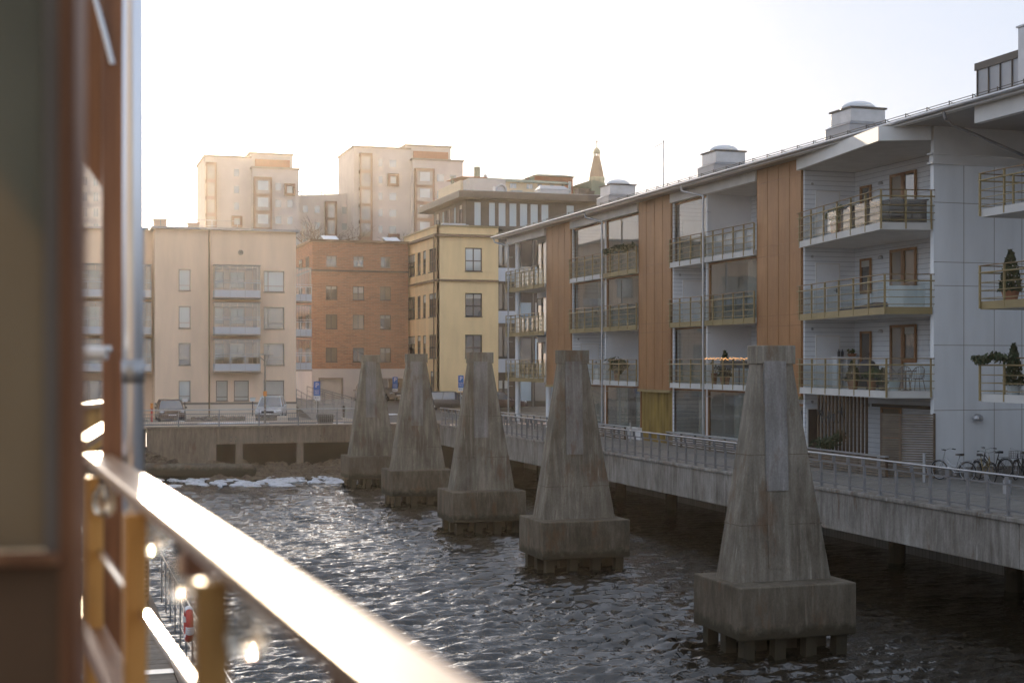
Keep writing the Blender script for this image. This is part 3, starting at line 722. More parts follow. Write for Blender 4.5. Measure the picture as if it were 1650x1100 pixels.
for k, w in enumerate(wins): window(r, FY(Yk), *w[:4], mu=(.48,), glass=('glass_warm', 'glass', 'glass_warm')[w[4]], frame='framedark' if k > 2 else 'frame', rec=.14)
fx = FX(xl)
for row in ((413, 430), (461, 483), (507, 530), (560, 583)):
    for k in range(4):
        y0 = Yk + 1.3 + k * 3.6; window(r, fx, y0, y0 + 1.5, kz(row[1]), kz(row[0]), mu=(.5,), glass='glass', frame='framedark', rec=-.06, sill=False)
for (a, b, lab) in ((524, 551, 'sloping skylight on the left of the brick roof'), (625, 651, 'sloping skylight on the right of the brick roof, next to the yellow building')):
    x0, x1 = kx(a), kx(b); t = thing('roof_skylight', (x0, Yk + 2, ktop), lab, 'skylight')
    m = MB(); m.hexa([(x0, Yk + 1, ktop + .2), (x1, Yk + 1, ktop + .2), (x1, Yk + 2.6, ktop + .2), (x0, Yk + 2.6, ktop + .2), (x0, Yk + 1, ktop + .3), (x1, Yk + 1, ktop + .3), (x1, Yk + 2.6, ktop + .75), (x0, Yk + 2.6, ktop + .75)]); m.build('kerb', MT['framedark'], t)
    m = MB(); m.hexa([(x0 + .06, Yk + 1.06, ktop + .31), (x1 - .06, Yk + 1.06, ktop + .31), (x1 - .06, Yk + 2.5, ktop + .72), (x0 + .06, Yk + 2.5, ktop + .72), (x0 + .06, Yk + 1.06, ktop + .34), (x1 - .06, Yk + 1.06, ktop + .34), (x1 - .06, Yk + 2.5, ktop + .76), (x0 + .06, Yk + 2.5, ktop + .76)]); m.build('glass', MT['snow'], t)

# ================================================================ YELLOW BUILDING
Yy, Xy = 112.3, 29.6; yx = lambda px: ony(px, Yy)[0]; yz = lambda py, px=750: zat(py, ony(px, Yy)[1])
xr = yx(803); ytop = yz(366)
r = thing('yellow_building', (33, 118, GZ), 'yellow rendered building with brown cornices and a dark glazed rooftop storey', 'building')
rowz = [(yz(437), yz(399)), (yz(510), yz(472)), (yz(577), yz(539)), (yz(634), yz(598))]
wf = [(yx(749.5), yx(777), a, b) for a, b in rowz[:3]]
m = MB(); m.wall(FY(Yy), Xy, xr, yz(634), ytop, wf, .2); m.box(Xy + .2, Yy + .2, GZ, xr, 124, ytop)
sy = lambda px: onx(px, Xy)[0]
ws = []
for j, (a, b) in enumerate(rowz):
    cs = ((691, 702.5, 2), (681, 686, 0), (672, 677.5, 0), (656.4, 668.5, 1)) if j < 3 else ((693, 698, 0), (701, 704, 0), (680, 685, 0))
    for (p, q, k) in cs: ws.append((sy(q), sy(p), a, b, k))
m.wall(FX(Xy), Yy, 124, yz(634), ytop, [w[:4] for w in ws], .2); m.build('wall', MT['yellow'], r)
m = MB(); m.box(Xy - .03, Yy - .03, GZ - .2, xr, Yy + .2, yz(634)); m.box(Xy - .03, Yy + .2, GZ - .2, Xy + .2, 124, yz(634)); m.build('plinth', MT['yellow_base'], r)
for nm, pa, pb, o_, mt in (('cornice', 382, 378, .28, 'cornice'), ('string_course', 453.5, 450.5, .18, 'cornice'), ('base_moulding', 636, 632, .08, 'cornice'), ('parapet_coping', 366, 363.5, .12, 'olive')):
    m = MB(); z0, z1 = yz(pa), yz(pb); m.box(Xy - o_, Yy - o_, z0, xr, Yy + .01, z1); m.box(Xy - o_, Yy + .01, z0, Xy + .01, 124, z1); m.build(nm, MT[mt], r)
for w in wf: window(r, FY(Yy), *w, mu=(.5,), mv=(.45,), glass='glass_pale' if w is wf[0] else 'glass', frame='framedark', rec=.14, fw=.09)
for w in ws: window(r, FX(Xy), *w[:4], mu=(.33, .66)[:w[4]] if w[4] else (), mv=(.45,), glass='glass', frame='framedark', rec=.1, fw=.08)
m = MB(); m.tube((Xy - .12, Yy + .6, GZ), (Xy - .12, Yy + .6, yz(385)), .06, 8); m.tube((Xy - .12, Yy + .6, yz(385)), (Xy - .3, Yy - .05, yz(379)), .06, 8); m.build('downpipe', MT['cornice'], r)
# penthouse
PY = 113.6; pz = lambda py: zat(py, ony(830, PY)[1]); pxx = lambda px: ony(px, PY)[0]
pw = [(pxx(a), pxx(b), pz(366), pz(327)) for a, b in ((763.5, 776), (787, 799), (802.5, 816), (820, 833.5), (837, 851), (854, 868), (871.5, 885), (912, 926))]
m = MB(); m.wall(FY(PY), 32.4, 52, ytop, pz(322), pw, .15); m.box(32.4, PY + .15, ytop, 52, 124, pz(322)); m.build('rooftop_storey', MT['darkmetal'], r)
for w in pw: window(r, FY(PY), *w, glass='glass_tall', frame='framedark', rec=.06, sill=False)
for k in range(5):
    y0 = PY + .8 + k * 1.9; window(r, FX(32.4), y0, y0 + .9, ytop + .4, pz(330), glass='glass_tall' if k in (1, 3) else 'glass', frame='framedark', rec=-.05, sill=False)
xe = ony(740, 112.0)[0]; e0, e1 = pz(324.5), pz(313.5)
m = MB(); m.box(xe, 112, e0, 54, 126, e1); m.build('rooftop_eave', MT['darkmetal'], r, bevel=.03)
m = MB(); m.prism([(xe + .5, 112.6), (53, 112.6), (53, 125), (xe + .5, 125)], e1, e1 + .12); m.build('rooftop_deck', MT['roofmetal'], r)
for px, w_, h_, nm, mt, lab in ((792, 1.2, .25, 'roof_hatch', 'metal', 'small flat hatch on the dark rooftop'), (848, .8, .5, 'roof_vent', 'metal', 'short metal vent box on the dark rooftop'), (958, 1.1, .9, 'air_handling_unit', 'darkmetal', 'dark square air unit at the right end of the dark rooftop'), (968, .7, .7, 'air_handling_unit', 'darkmetal', 'small dark air unit beside the larger one at the right end')):
    x = pxx(px); m = MB(); m.box(x - w_ / 2, 116, e1 + .1, x + w_ / 2, 117, e1 + .1 + h_); m.box(x - w_ / 2 - .05, 115.95, e1 + .1 + h_, x + w_ / 2 + .05, 117.05, e1 + .16 + h_); tag(m.build(nm, MT[mt], None), lab, 'roof unit')
x = pxx(821); m = MB(); m.torus((x, 115.9, e1 + .62), .42, .1, 'y', 20, 8); m.box(x - .5, 116, e1 + .1, x + .5, 116.8, e1 + .95); m.tube((x, 115.95, e1 + .62), (x, 116.1, e1 + .62), .36, 18); tag(m.build('extract_fan', MT['metal'], None), 'round extractor fan housing on the dark rooftop', 'roof unit')
x = pxx(906); m = MB(); m.prism([(x - 1.3, 115.5), (x + 1.3, 115.5), (x + 1.3, 117), (x - 1.3, 117)], e1 + .1, e1 + .8); b_ = len(m.v); m.v += [(x - 1.4, 115.4, e1 + .8), (x + 1.4, 115.4, e1 + .8), (x + 1.4, 117.1, e1 + .8), (x - 1.4, 117.1, e1 + .8), (x - 1.1, 116.2, e1 + 1.2), (x + 1.1, 116.2, e1 + 1.2)]
m.f += [(b_, b_ + 1, b_ + 5, b_ + 4), (b_ + 2, b_ + 3, b_ + 4, b_ + 5), (b_ + 1, b_ + 2, b_ + 5), (b_ + 3, b_, b_ + 4)]; tag(m.build('ventilation_housing', MT['metal'], None), 'long metal ventilation housing with pitched cover on the dark rooftop', 'roof unit')
m = MB(); m.box(Xy + .6, 112.9, ytop, Xy + 2.6, 113.3, ytop + .35); m.box(yx(712), 112.6, ytop, yx(757), 112.8, ytop + .22); m.build('parapet_flashing', MT['metal'], r)
# grey glass bay to the right of the yellow front
xb0 = xr + .02
r = thing('grey_glazed_bay', (36, 113, GZ), 'narrow grey bay with dark windows between the yellow building and the corner balconies', 'building')
m = MB(); m.box(xb0, Yy + .3, GZ, 46, 120, ytop - .6); m.build('wall', MT['framedark'], r)
for (a, b) in ((388, 428), (455, 498), (525, 575), (612, 655)):
    for px0, px1 in ((804, 812), (813, 821)):
        window(r, FY(Yy + .3), yx(px0), yx(px1), yz(b), yz(a), glass='glass_warm', frame='framedark', rec=-.06, sill=False)
for (a, b) in ((430, 452), (500, 520), (578, 600)):
    m = MB(); m.box(xb0, Yy + .2, yz(b), xb0 + 1.6, Yy + .29, yz(a)); m.build('spandrel_panel', MT['silverpanel'], r)
    m = MB(); m.box(xb0 - .05, Yy + .05, yz(b) - .12, xb0 + 1.7, Yy + .29, yz(b)); m.build('floor_edge', MT['framedark'], r)
m = MB()
for k in range(8):
    x = 36.6 + k * 1.3; m.box(x, Yy + .25, GZ, x + .1, Yy + .3, ytop - 1)
m.build('mullion', MT['frame'], r)
for zf in (3.2, 6.2, 9.2, 12.2):
    for k in range(6): window(r, FY(Yy + .3), 36.75 + k * 1.3, 37.85 + k * 1.3, zf + .3, zf + 2.6, glass='glass_tall' if (k + int(zf)) % 2 else 'glass_warm', frame='framedark', rec=-.02, sill=False)

# ================================================================ HIGH-RISES AND ROOFSCAPE
def tower(px0, pxm, pxc, px1, py_top, py_pent, py_blk, pent, Y, fl, label, extra, side, tint='tower'):
    X = lambda px, Y_=Y: ony(px, Y_)[0]
    Z = lambda py, px=650, Y_=Y: zat(py, ony(px, Y_)[1])
    r = thing('apartment_tower', (X((px0 + px1) / 2), Y + 6, 5), label, 'building')
    m = MB(); xa, xb_, xc = X(px0), X(pxm), X(px1)
    m.box(xa, Y, 5, xb_, Y + 14, Z(py_top)); m.box(xb_ - .01, Y - 1.6, 5, xc, Y + 14, Z(py_blk)); m.box(X(pent[0]), Y + 1, Z(py_top) - 3, X(pent[1]), Y + 13, Z(py_pent)); m.build('wall', MT[tint], r)
    m = MB(); m.box(xa - .2, Y - .2, Z(py_top), xb_, Y + 14.2, Z(py_top) + .3); m.box(xb_ - .2, Y - 1.8, Z(py_blk), xc + .2, Y + 14.2, Z(py_blk) + .3); m.box(X(pent[0]) - .2, Y + .8, Z(py_pent), X(pent[1]) + .2, Y + 13.2, Z(py_pent) + .3); m.build('roof_edge', MT['frame'], r)
    m = MB(); m.fbox(FY(Y + 1), X(pent[2]), X(pent[3]), Z(py_blk) + .35, Z(py_blk) + 1.9, 0, .3); m.build('terrace_screen', MT['redbrick'], r)
    step = fl * (ony(650, Y)[1]) / F
    k = 0
    while True:
        zt = Z(py_top + 10) - k * step
        if zt < 14: break
        # corner glazed balcony stack
        x0, x1 = X(side[0]), X(side[1])
        b = MB(); b.box(x0, Y - 1.2, zt - .55, x1, Y, zt); b.box(x0 + .0, Y - 1.2, zt - step, x0 + .25, Y - .9, zt - .55); b.box(x1 - .35, Y - 1.2, zt - step, x1, Y, zt - .55)
        bb = b.build('balcony', MT['towerbrown'], r)
        b = MB(); b.box(x0 + .25, Y - 1.1, zt - step, x1 - .35, Y - 1.0, zt - .55); b.build('pane', MT['glass_warm'], bb)
        for (a, c) in extra['cols']:
            window(r, FY(Y), X(a), X(c), zt - 2.15, zt - .75, glass='glass_pale', frame='framewhite', rec=-.06, sill=False, fw=.08)
        zt2 = Z(py_blk + 14) - k * step
        x0, x1 = X(extra['stack'][0], Y - 1.6), X(extra['stack'][1], Y - 1.6)
        b = MB(); b.box(x0, Y - 2.6, zt2 - .5, x1, Y - 1.6, zt2); b.box(x0, Y - 2.6, zt2 - step, x0 + .35, Y - 1.6, zt2 - .5); b.box(x1 - .35, Y - 2.6, zt2 - step, x1, Y - 1.6, zt2 - .5)
        bb = b.build('balcony', MT['towerbrown'], r)
        b = MB(); b.box(x0 + .35, Y - 2.5, zt2 - step, x1 - .35, Y - 2.4, zt2 - .5); b.build('parapet_glass', MT['glass_warm'], bb)
        b = MB(); mid = (x0 + x1) / 2; b.box(mid - .85, Y - 2.58, zt2 - 2.2, mid + .85, Y - 2.5, zt2 - .7); b.build('pane', MT['glass_pale'], bb)
        for (a, c) in extra['cols2']:
            window(r, FY(Y - 1.6), X(a, Y - 1.6), X(c, Y - 1.6), zt2 - 2.15, zt2 - .75, glass='glass_pale', frame='framewhite', rec=-.06, sill=False, fw=.08)
        k += 1
    for (a, b_, p, q, yy) in extra['framed']:
        u0, u1, v0, v1 = X(a, yy), X(b_, yy), Z(q, a, yy), Z(p, a, yy); e = (u1 - u0) * .22; f_ = FY(yy)
        m = MB(); m.fbox(f_, u0, u0 + e, v0, v1, .1, .6); m.fbox(f_, u1 - e, u1, v0, v1, .1, .6); m.fbox(f_, u0 + e, u1 - e, v0, v0 + e, .1, .6); m.fbox(f_, u0 + e, u1 - e, v1 - e, v1, .1, .6)
        bb = m.build('framed_window', MT['towerbrown'], r); m = MB(); m.fbox(f_, u0 + e, u1 - e, v0 + e, v1 - e, .12, .2); m.build('pane', MT['glass_pale'], bb)
    return r
YT = 240
tower(570, 662, 672, 742, 241, 233.5, 259, (656, 729, 668, 724), YT, 26.6, 'grey apartment tower with brown framed bays, right of the two high-rises', {'cols': ((609, 617), (626.5, 639)), 'cols2': ((703, 716), (724, 735.5)), 'stack': (667, 698), 'framed': ((624, 642, 280, 300, YT), (720, 739, 301, 320, YT - 1.6), (625, 643, 377, 396, YT))}, (578, 598))
tower(330, 405, 410, 479, 266, 257.5, 283, (404, 473, 412, 468), YT + 2, 26.0, 'sunlit pale apartment tower with brown framed bays, left of the two high-rises', {'cols': ((376, 386),), 'cols2': ((443, 454), (462, 472)), 'stack': (408, 437), 'framed': ((458, 475, 296, 315, YT + .4), (373, 390, 348, 366, YT + 2))}, (331, 348))
Yq = 210; X = lambda px: ony(px, Yq)[0]; Z = lambda py, px=150: zat(py, ony(px, Yq)[1])
r = thing('pale_tower', (X(110), Yq, 5), 'washed out pale high building glimpsed in the gap left of the brown column', 'building')
m = MB(); m.box(X(20), Yq, 5, X(190), Yq + 14, Z(236)); m.build('wall', MT['tower'], r)
for py in (285, 310, 335, 360):
    for px in (60, 95, 132, 150): window(r, FY(Yq), X(px), X(px + 9), Z(py + 15), Z(py), mu=(.5,), glass='glass_pale', frame='framewhite', rec=-.06, sill=False)
# low block between them
Ym = 246; X = lambda px: ony(px, Ym)[0]; Z = lambda py, px=520: zat(py, ony(px, Ym)[1])
r = thing('low_apartment_block', (X(520), Ym + 5, 5), 'pale lower apartment block between the two high-rises, behind a bare tree', 'building')
m = MB(); m.fprism(FY(Ym), [(X(470), 5), (X(580), 5), (X(580), Z(309)), (X(480), Z(316)), (X(470), Z(316))], -12, 0); m.build('wall', MT['tower'], r)
st = (26.3 * ony(520, Ym)[1]) / F
for k in range(6):
    zt = Z(325) - k * st; m = MB(); m.box(X(523), Ym - 1.2, zt - .5, X(541), Ym, zt); m.box(X(523), Ym - 1.2, zt - st, X(523) + .4, Ym, zt - .5); m.box(X(541) - .4, Ym - 1.2, zt - st, X(541), Ym, zt - .5); b = m.build('balcony', MT['towerbrown'], r)
    m = MB(); m.box(X(523) + .4, Ym - 1.1, zt - st, X(541) - .4, Ym - 1, zt - .5); m.build('pane', MT['glass_warm'], b)
    for (a, c) in ((487, 497), (506, 516), (550, 565)): window(r, FY(Ym), X(a), X(c), zt - 2.1, zt - .7, glass='glass_pale', frame='framewhite', rec=-.06, sill=False, fw=.1)
m = MB(); m.box(X(483), Ym + 2, Z(309), X(528), Ym + 2.2, Z(307.4)); m.box(X(483), Ym + 4, Z(306.5), X(527), Ym + 4.2, Z(305))
for px in (483, 489, 521, 527): m.tube((X(px), Ym + 2.1, Z(318)), (X(px), Ym + 2.1, Z(308)), .08, 6)
for k in range(14): a = X(483) + (X(527) - X(483)) * k / 13; m.tube((a, Ym + 2.1, Z(308)), (a, Ym + 4.1, Z(305.6)), .06, 4)
tag(m.build('roof_pergola', MT['towerbrown'], None), 'dark open pergola frame on the low block roof', 'pergola')
# cream building with green roof
Yg = 190; X = lambda px: ony(px, Yg)[0]; Z = lambda py, px=830: zat(py, ony(px, Yg)[1])
r = thing('cream_green_roofed_building', (X(850), Yg + 6, 5), 'cream building with a weathered green copper roof behind the dark rooftop', 'building')
m = MB(); m.box(X(742), Yg, 5, X(905), Yg + 12, Z(294)); m.build('wall', MT['cream'], r)
m = MB(); xa, xb_ = X(785), X(915); m.hexa([(xa, Yg - .6, Z(294)), (xb_, Yg - .6, Z(294)), (xb_, Yg + 12, Z(294)), (xa, Yg + 12, Z(294)), (xa, Yg + .6, Z(287)), (xb_, Yg + .6, Z(289)), (xb_, Yg + 11, Z(287)), (xa, Yg + 11, Z(287))]); m.build('roof', MT['greenroof'], r)
m = MB(); m.hexa([(X(743), Yg - .5, Z(289)), (X(784), Yg - .5, Z(289)), (X(784), Yg + 8, Z(285)), (X(743), Yg + 8, Z(285)), (X(743), Yg - .5, Z(288)), (X(784), Yg - .5, Z(288)), (X(784), Yg + 8, Z(284)), (X(743), Yg + 8, Z(284))]); m.build('tiled_roof', MT['terracotta'], r)
for a, c in ((801, 809), (821, 832), (848, 858), (866, 873), (886, 893)): window(r, FY(Yg), X(a), X(c), Z(304), Z(295.5), mu=(.5,), glass='glass_tall', frame='framewhite', rec=-.06, sill=False)
m = MB(); m.box(X(743), Yg - 4, 5, X(801), Yg - 1, Z(296)); m.build('grey_annexe', MT['tower'], r)
for px, w_, py, nm, mt, rnd, lab in ((785, 10, 264, 'chimney_stack', 'greenroof', 1, 'wide round green chimney stack with a ladder'), (798.5, 6, 276, 'chimney_stack', 'metal', 1, 'slim grey round chimney beside the green stack'), (808, 10, 283, 'roof_ventilator', 'greenroof', 1, 'squat green roof ventilator left of the small chimney'), (820.5, 5, 282, 'chimney', 'cornice', 0, 'small brown square chimney on the green roof'), (745, 4, 282, 'chimney', 'greenroof', 0, 'tiny chimney at the left end of the tiled roof'), (876, 7, 277, 'chimney', 'greenroof', 0, 'small green chimney on the red building roof'), (868, 3, 279, 'chimney', 'cornice', 0, 'tiny dark chimney on the red building roof')):
    x0, x1 = X(px - w_ / 2), X(px + w_ / 2); c_ = (x0 + x1) / 2; rr = (x1 - x0) / 2; m = MB()
    if rnd: m.lathe((c_, Yg + 5, 0), [(rr, Z(296)), (rr, Z(py)), (rr * .96, Z(py) + .05)], 20)
    else: m.box(x0, Yg + 5, Z(296), x1, Yg + 5 + 2 * rr, Z(py)); m.box(x0 - .08, Yg + 4.92, Z(py), x1 + .08, Yg + 5.08 + 2 * rr, Z(py) + .1)
    tag(m.build(nm, MT[mt], None), lab, 'chimney')
m = MB(); xa = X(777)
for k in range(12): m.tube((xa, Yg + 5, Z(285) + k * .28), (xa + .35, Yg + 5, Z(285) + k * .28), .03, 4)
m.tube((xa, Yg + 5, Z(290)), (xa, Yg + 5, Z(263)), .04, 5); m.tube((xa + .35, Yg + 5, Z(290)), (xa + .35, Yg + 5, Z(263)), .04, 5); tag(m.build('roof_ladder', MT['metal'], None), 'thin ladder beside the green chimney stack', 'ladder')
# red block
Yr = 205; X = lambda px: ony(px, Yr)[0]; Z = lambda py, px=900: zat(py, ony(px, Yr)[1])
r = thing('red_block', (X(905), Yr + 6, 5), 'dark red rooftop block with a shallow grey hipped roof', 'building')
m = MB(); m.box(X(862), Yr, 5, X(923), Yr + 10, Z(285)); m.box(X(862) + .2, Yr + 10.01, 5, X(941), Yr + 22, Z(286)); m.build('wall', MT['redbrick'], r)
m = MB(); b_ = 0; m.hexa([(X(857), Yr - .8, Z(285)), (X(925), Yr - .8, Z(285)), (X(945), Yr + 22, Z(286)), (X(857), Yr + 22, Z(285)), (X(872), Yr + 2, Z(279)), (X(918), Yr + 2, Z(279)), (X(925), Yr + 18, Z(279)), (X(872), Yr + 18, Z(279))]); m.build('roof', MT['greenroof'], r)
window(r, FY(Yr), X(924.2) - .9, X(929) - .9, Z(311), Z(292), glass='glass_tall', frame='framewhite', rec=-.05, sill=False)
m = MB(); m.hexa([(X(931), Yr - 6, 5), (X(972), Yr - 6, 5), (X(972), Yr + 3, 5), (X(931), Yr + 3, 5), (X(931), Yr - 6, Z(296)), (X(972), Yr - 6, Z(305)), (X(972), Yr + 3, Z(305)), (X(931), Yr + 3, Z(296))]); m.build('side_wing', MT['greenroof'], r)
# church tower
Yc = 330; X = lambda px: ony(px, Yc)[0]; Z = lambda py, px=962: zat(py, ony(px, Yc)[1]); cx = X(961.5); pxm_ = ony(962, Yc)[1] / F
r = thing('church_tower', (cx, Yc, 6), 'distant church tower with a tapering brown spire and green lantern', 'tower')
m = MB(); m.lathe((cx, Yc, 0), [(12.5 * pxm_, 6), (12.5 * pxm_, Z(292)), (13.2 * pxm_, Z(291)), (13.2 * pxm_, Z(286.5)), (12 * pxm_, Z(286))], 12); m.build('stone_base', MT['greenroof'], r)
m = MB(); m.lathe((cx, Yc, 0), [(12.4 * pxm_, Z(286)), (11.6 * pxm_, Z(280)), (5.3 * pxm_, Z(252.5)), (5.5 * pxm_, Z(252))], 8); m.build('spire', MT['slate'], r)
m = MB()
for k in range(8): a = 2 * pi * k / 8; m.tube((cx + 4.6 * pxm_ * cos(a), Yc + 4.6 * pxm_ * sin(a), Z(252)), (cx + 4.6 * pxm_ * cos(a), Yc + 4.6 * pxm_ * sin(a), Z(247)), .16, 6)
m.build('lantern_column', MT['greenroof'], r)
m = MB(); m.lathe((cx, Yc, 0), [(6 * pxm_, Z(247)), (6 * pxm_, Z(246)), (5.4 * pxm_, Z(242.5)), (3.4 * pxm_, Z(239.5)), (1 * pxm_, Z(237.8)), (.5 * pxm_, Z(234))], 16); m.build('dome', MT['greenroof'], r, smooth=True)
m = MB(); m.tube((cx, Yc, Z(235)), (cx, Yc, Z(226)), .12, 5); m.tube((cx - .5, Yc, Z(229)), (cx + .5, Yc, Z(229)), .1, 5); m.build('cross', MT['darkmetal'], r)
# ================================================================ RIGHT APARTMENT BUILDING
XF = 28.5; XB = 30.8
zB = (5.55, 8.45, 11.35); DT = .22; ZS = 14.95
fF = FX(XF)
B = thing('waterfront_apartment_building', (32, 60, GZ), 'long white apartment building with copper panels, balconies and an overhanging roof on the right quay', 'building')
m = MB(); m.box(XB + .12, 42.52, GZ, 46, 81.8, ZS - .01); m.box(32.8, 20, GZ, 46, 42.29, ZS - .01); m.box(30.4, 81.81, 5.56, 46, 89.3, ZS - .01); m.build('wall', MT['white'], B)
cops = ((50.72, 54.5), (63.4, 67.4), (77.5, 81.8))
for (a, b) in cops:
    m = MB(); m.box(28.43, a, 5.42, XB + .12, b, ZS - .005); o = m.build('copper_panel', MT['copper'], B)
    m = MB(); fr = FX(28.43); n_ = 4
    zl = [5.42, 8.28, 8.72, 11.22, 11.66, 14.33, ZS - .01]
    j_ = MB()
    for z in zl[1:-1]: j_.fbox(fr, a, b, z - .014, z + .014, 0, .014)
    j_.build('joint', MT['seam'], o)
    for k in range(len(zl) - 1):
        sh = 0 if k % 2 == 0 else .0
        for i in range(n_ + 1): u = a + (b - a) * i / n_; u = min(max(u, a + .012), b - .012); m.fbox(fr, u - .005, u + .005, zl[k], zl[k + 1], 0, .012)
    m.build('seam', MT['copper'], o)
    m = MB(); m.box(28.35, a - .02, 5.30, 28.9, b + .02, 5.415); m.build('bottom_flashing', MT['olive'], o)
# siding walls: backs, returns and partitions
m = MB()
m.box(XB, 54.51, GZ, XB + .11, 63.39, ZS - .006); m.box(XB, 67.41, GZ, XB + .11, 77.49, ZS - .006); m.box(XB, 42.51, GZ, XB + .11, 50.71, ZS - .006)
m.build('back_wall', MT['siding'], B)
for y in (50.60, 63.28, 77.38):
    m = MB(); m.box(28.52, y, GZ, XB - .002, y + .115, ZS - .006); w_ = m.build('return_wall', MT['siding'], B)
    for z0 in zB + (GZ - .16,):
        z0 += DT; 
        if y > 51 and z0 < 5: continue
        u0, u1 = 29.05, 30.05; fr = FY(y)
        if z0 < 5: u0, u1 = 28.66, 29.2
        m = MB(); m.fbox(fr, u0, u1, z0 + .02, z0 + 2.05, .0, .03); m.build('utility_door', MT['white' if z0 > 5 else 'framedark'], w_)
        m = MB(); m.fbox(fr, u0 - .05, u0, z0 + .02, z0 + 2.10, .0, .045); m.fbox(fr, u1, u1 + .05, z0 + .02, z0 + 2.10, .0, .045); m.fbox(fr, u0, u1, z0 + 2.05, z0 + 2.10, .0, .045); m.build('door_frame', MT['header'], w_)
        m = MB(); m.tube(fr.P(u1 - .10, z0 + 1.0, .04), fr.P(u1 - .24, z0 + 1.0, .06), .014, 6); m.fbox(fr, u1 - .13, u1 - .07, z0 + .92, z0 + 1.08, .03, .04); m.build('door_handle', MT['framedark'], w_)
        m = MB(); m.tube(fr.P(28.85, z0 + 2.35, 0), fr.P(28.85, z0 + 2.35, .04), .055, 10); m.build('vent', MT['metal'], w_)
for y in (59.60, 72.34):
    m = MB(); m.box(28.56, y, GZ, XB - .002, y + .12, ZS - .006); m.build('partition_wall', MT['white'], B)
# back-wall windows and doors (orange timber)
def backwindow(y0, y1, zd, door=True):
    fr = FX(XB)
    ym = (y0 + y1) / 2
    if door:
        window(B, fr, ym, y1, zd + .03, zd + 2.45, glass='glass_warm', frame='woodframe', rec=-.05, sill=False, fw=.10, name='balcony_door')
        window(B, fr, y0, ym - .01, zd + 1.05, zd + 2.45, glass='glass', frame='woodframe', rec=-.05, fw=.10)
    else: window(B, fr, y0, y1, zd + .9, zd + 2.25, glass='glass', frame='woodframe', rec=-.05, fw=.09)
for i, z in enumerate(zB):
    zd = z + DT
    backwindow(46.2, 47.95, zd); backwindow(49.3, 50.1, zd, False)
    for ya in (55.6, 60.4, 68.4, 73.3): backwindow(ya, ya + 1.9, zd)
    m = MB(); c = Vector((XB - .02, 48.65, zd + 2.2)); m.lathe(tuple(c), [(.13, -.03), (.12, .05), (.06, .10), (.01, .11)], 12); m.build('wall_lamp', MT['metal'], B)
window(B, FX(XB), 47.2, 48.6, GZ + .05, GZ + 2.3, mv=(.45,), glass='glass_warm', frame='woodframe', rec=-.05, fw=.11, name='garden_door', sill=False)
m = MB(); m.fbox(FX(XB), 44.6, 49.0, 5.05, 5.17, 0, .22); m.build('canopy_board', MT['framedark'], B)
m = MB(); m.lathe((XB - .05, 49.6, GZ + 2.25), [(.13, -.03), (.12, .05), (.06, .10), (.01, .11)], 12); m.build('wall_lamp', MT['metal'], B)

def offs(pts, d):
    """offset an outer polyline towards the canal / camera by d"""
    out = []
    for i, p in enumerate(pts):
        dirs = []
        if i > 0: dirs.append((Vector(p) - Vector(pts[i - 1])).normalized())
        if i < len(pts) - 1: dirs.append((Vector(pts[i + 1]) - Vector(p)).normalized())
        t = sum(dirs, Vector((0, 0))).normalized(); nrm = Vector((t.y, -t.x))
        out.append(tuple(Vector(p) + nrm * d))
    return out
def balcony(pts, inner, z, edge='olive', posts=1.12, glass=True, rods=4, name='balcony', label=None, over0=.06, over1=.06):
    """pts: outer plan polyline from the far end to the near end; inner: inner corners, near to far"""
    s = MB(); s.prism(list(pts) + list(inner), z + .02, z + DT); sl = s.build(name, MT['soffit'], B)
    if label: sl['label'] = label
    e = MB(); r_ = MB(); g = MB(); tp = MB()
    P0 = offs(pts, .0); P1 = offs(pts, .05); PR = offs(pts, .10)
    zt = z + 1.37
    for i in range(len(pts) - 1):
        a, b = Vector(P0[i]), Vector(P0[i + 1]); a1, b1 = Vector(P1[i]), Vector(P1[i + 1])
        e.hexa([(*a, z), (*b, z), (*b1, z), (*a1, z), (*a, z + DT + .03), (*b, z + DT + .03), (*b1, z + DT + .03), (*a1, z + DT + .03)])
        ra, rb = Vector(PR[i]), Vector(PR[i + 1]); L = (rb - ra).length; t = (rb - ra) / L
        ea = ra - t * (over0 if i == 0 else 0); eb = rb + t * (over1 if i == len(pts) - 2 else 0)
        tp.tube((*ea, zt), (*eb, zt), .020, 6)
        r_.tube((*ea, zt - .22), (*eb, zt - .22), .028, 6)
        for k in range(rods - 1): zz = z + DT + .12 + k * .25; r_.tube((*ea, zz), (*eb, zz), .014, 5)
        n_ = max(1, round(L / posts)); nrm = Vector((t.y, -t.x))
        for k in range(n_ + 1):
            if i > 0 and k == 0: continue
            c = ra + t * (L * k / n_); c = c + t * (.05 if k == 0 else (-.05 if k == n_ and i == len(pts) - 2 else 0)); q = c - nrm * .055
            h = t * .028; g0 = -nrm * .03
            r_.hexa([(*(q - h + g0), z + .03), (*(q + h + g0), z + .03), (*(q + h - g0), z + .03), (*(q - h - g0), z + .03), (*(q - h + g0), zt), (*(q + h + g0), zt), (*(q + h - g0), zt), (*(q - h - g0), zt)])
        if glass:
            q0 = ra - nrm * .12; q1 = rb - nrm * .12
            for k in range(n_):
                a2 = q0 + (q1 - q0) * ((k + .04) / n_); b2 = q0 + (q1 - q0) * ((k + .96) / n_); d2 = nrm * .005
                g.hexa([(*(a2 - d2), z + DT + .06), (*(b2 - d2), z + DT + .06), (*(b2 + d2), z + DT + .06), (*(a2 + d2), z + DT + .06), (*(a2 - d2), zt - .25), (*(b2 - d2), zt - .25), (*(b2 + d2), zt - .25), (*(a2 + d2), zt - .25)])
    e.build('edge_channel', MT[edge], sl); r_.build('railing', MT['olive'], sl); tp.build('handrail', MT['olive_dark'], sl)
    if glass: g.build('glass_infill', MT['clear_rail'], sl)
    return sl
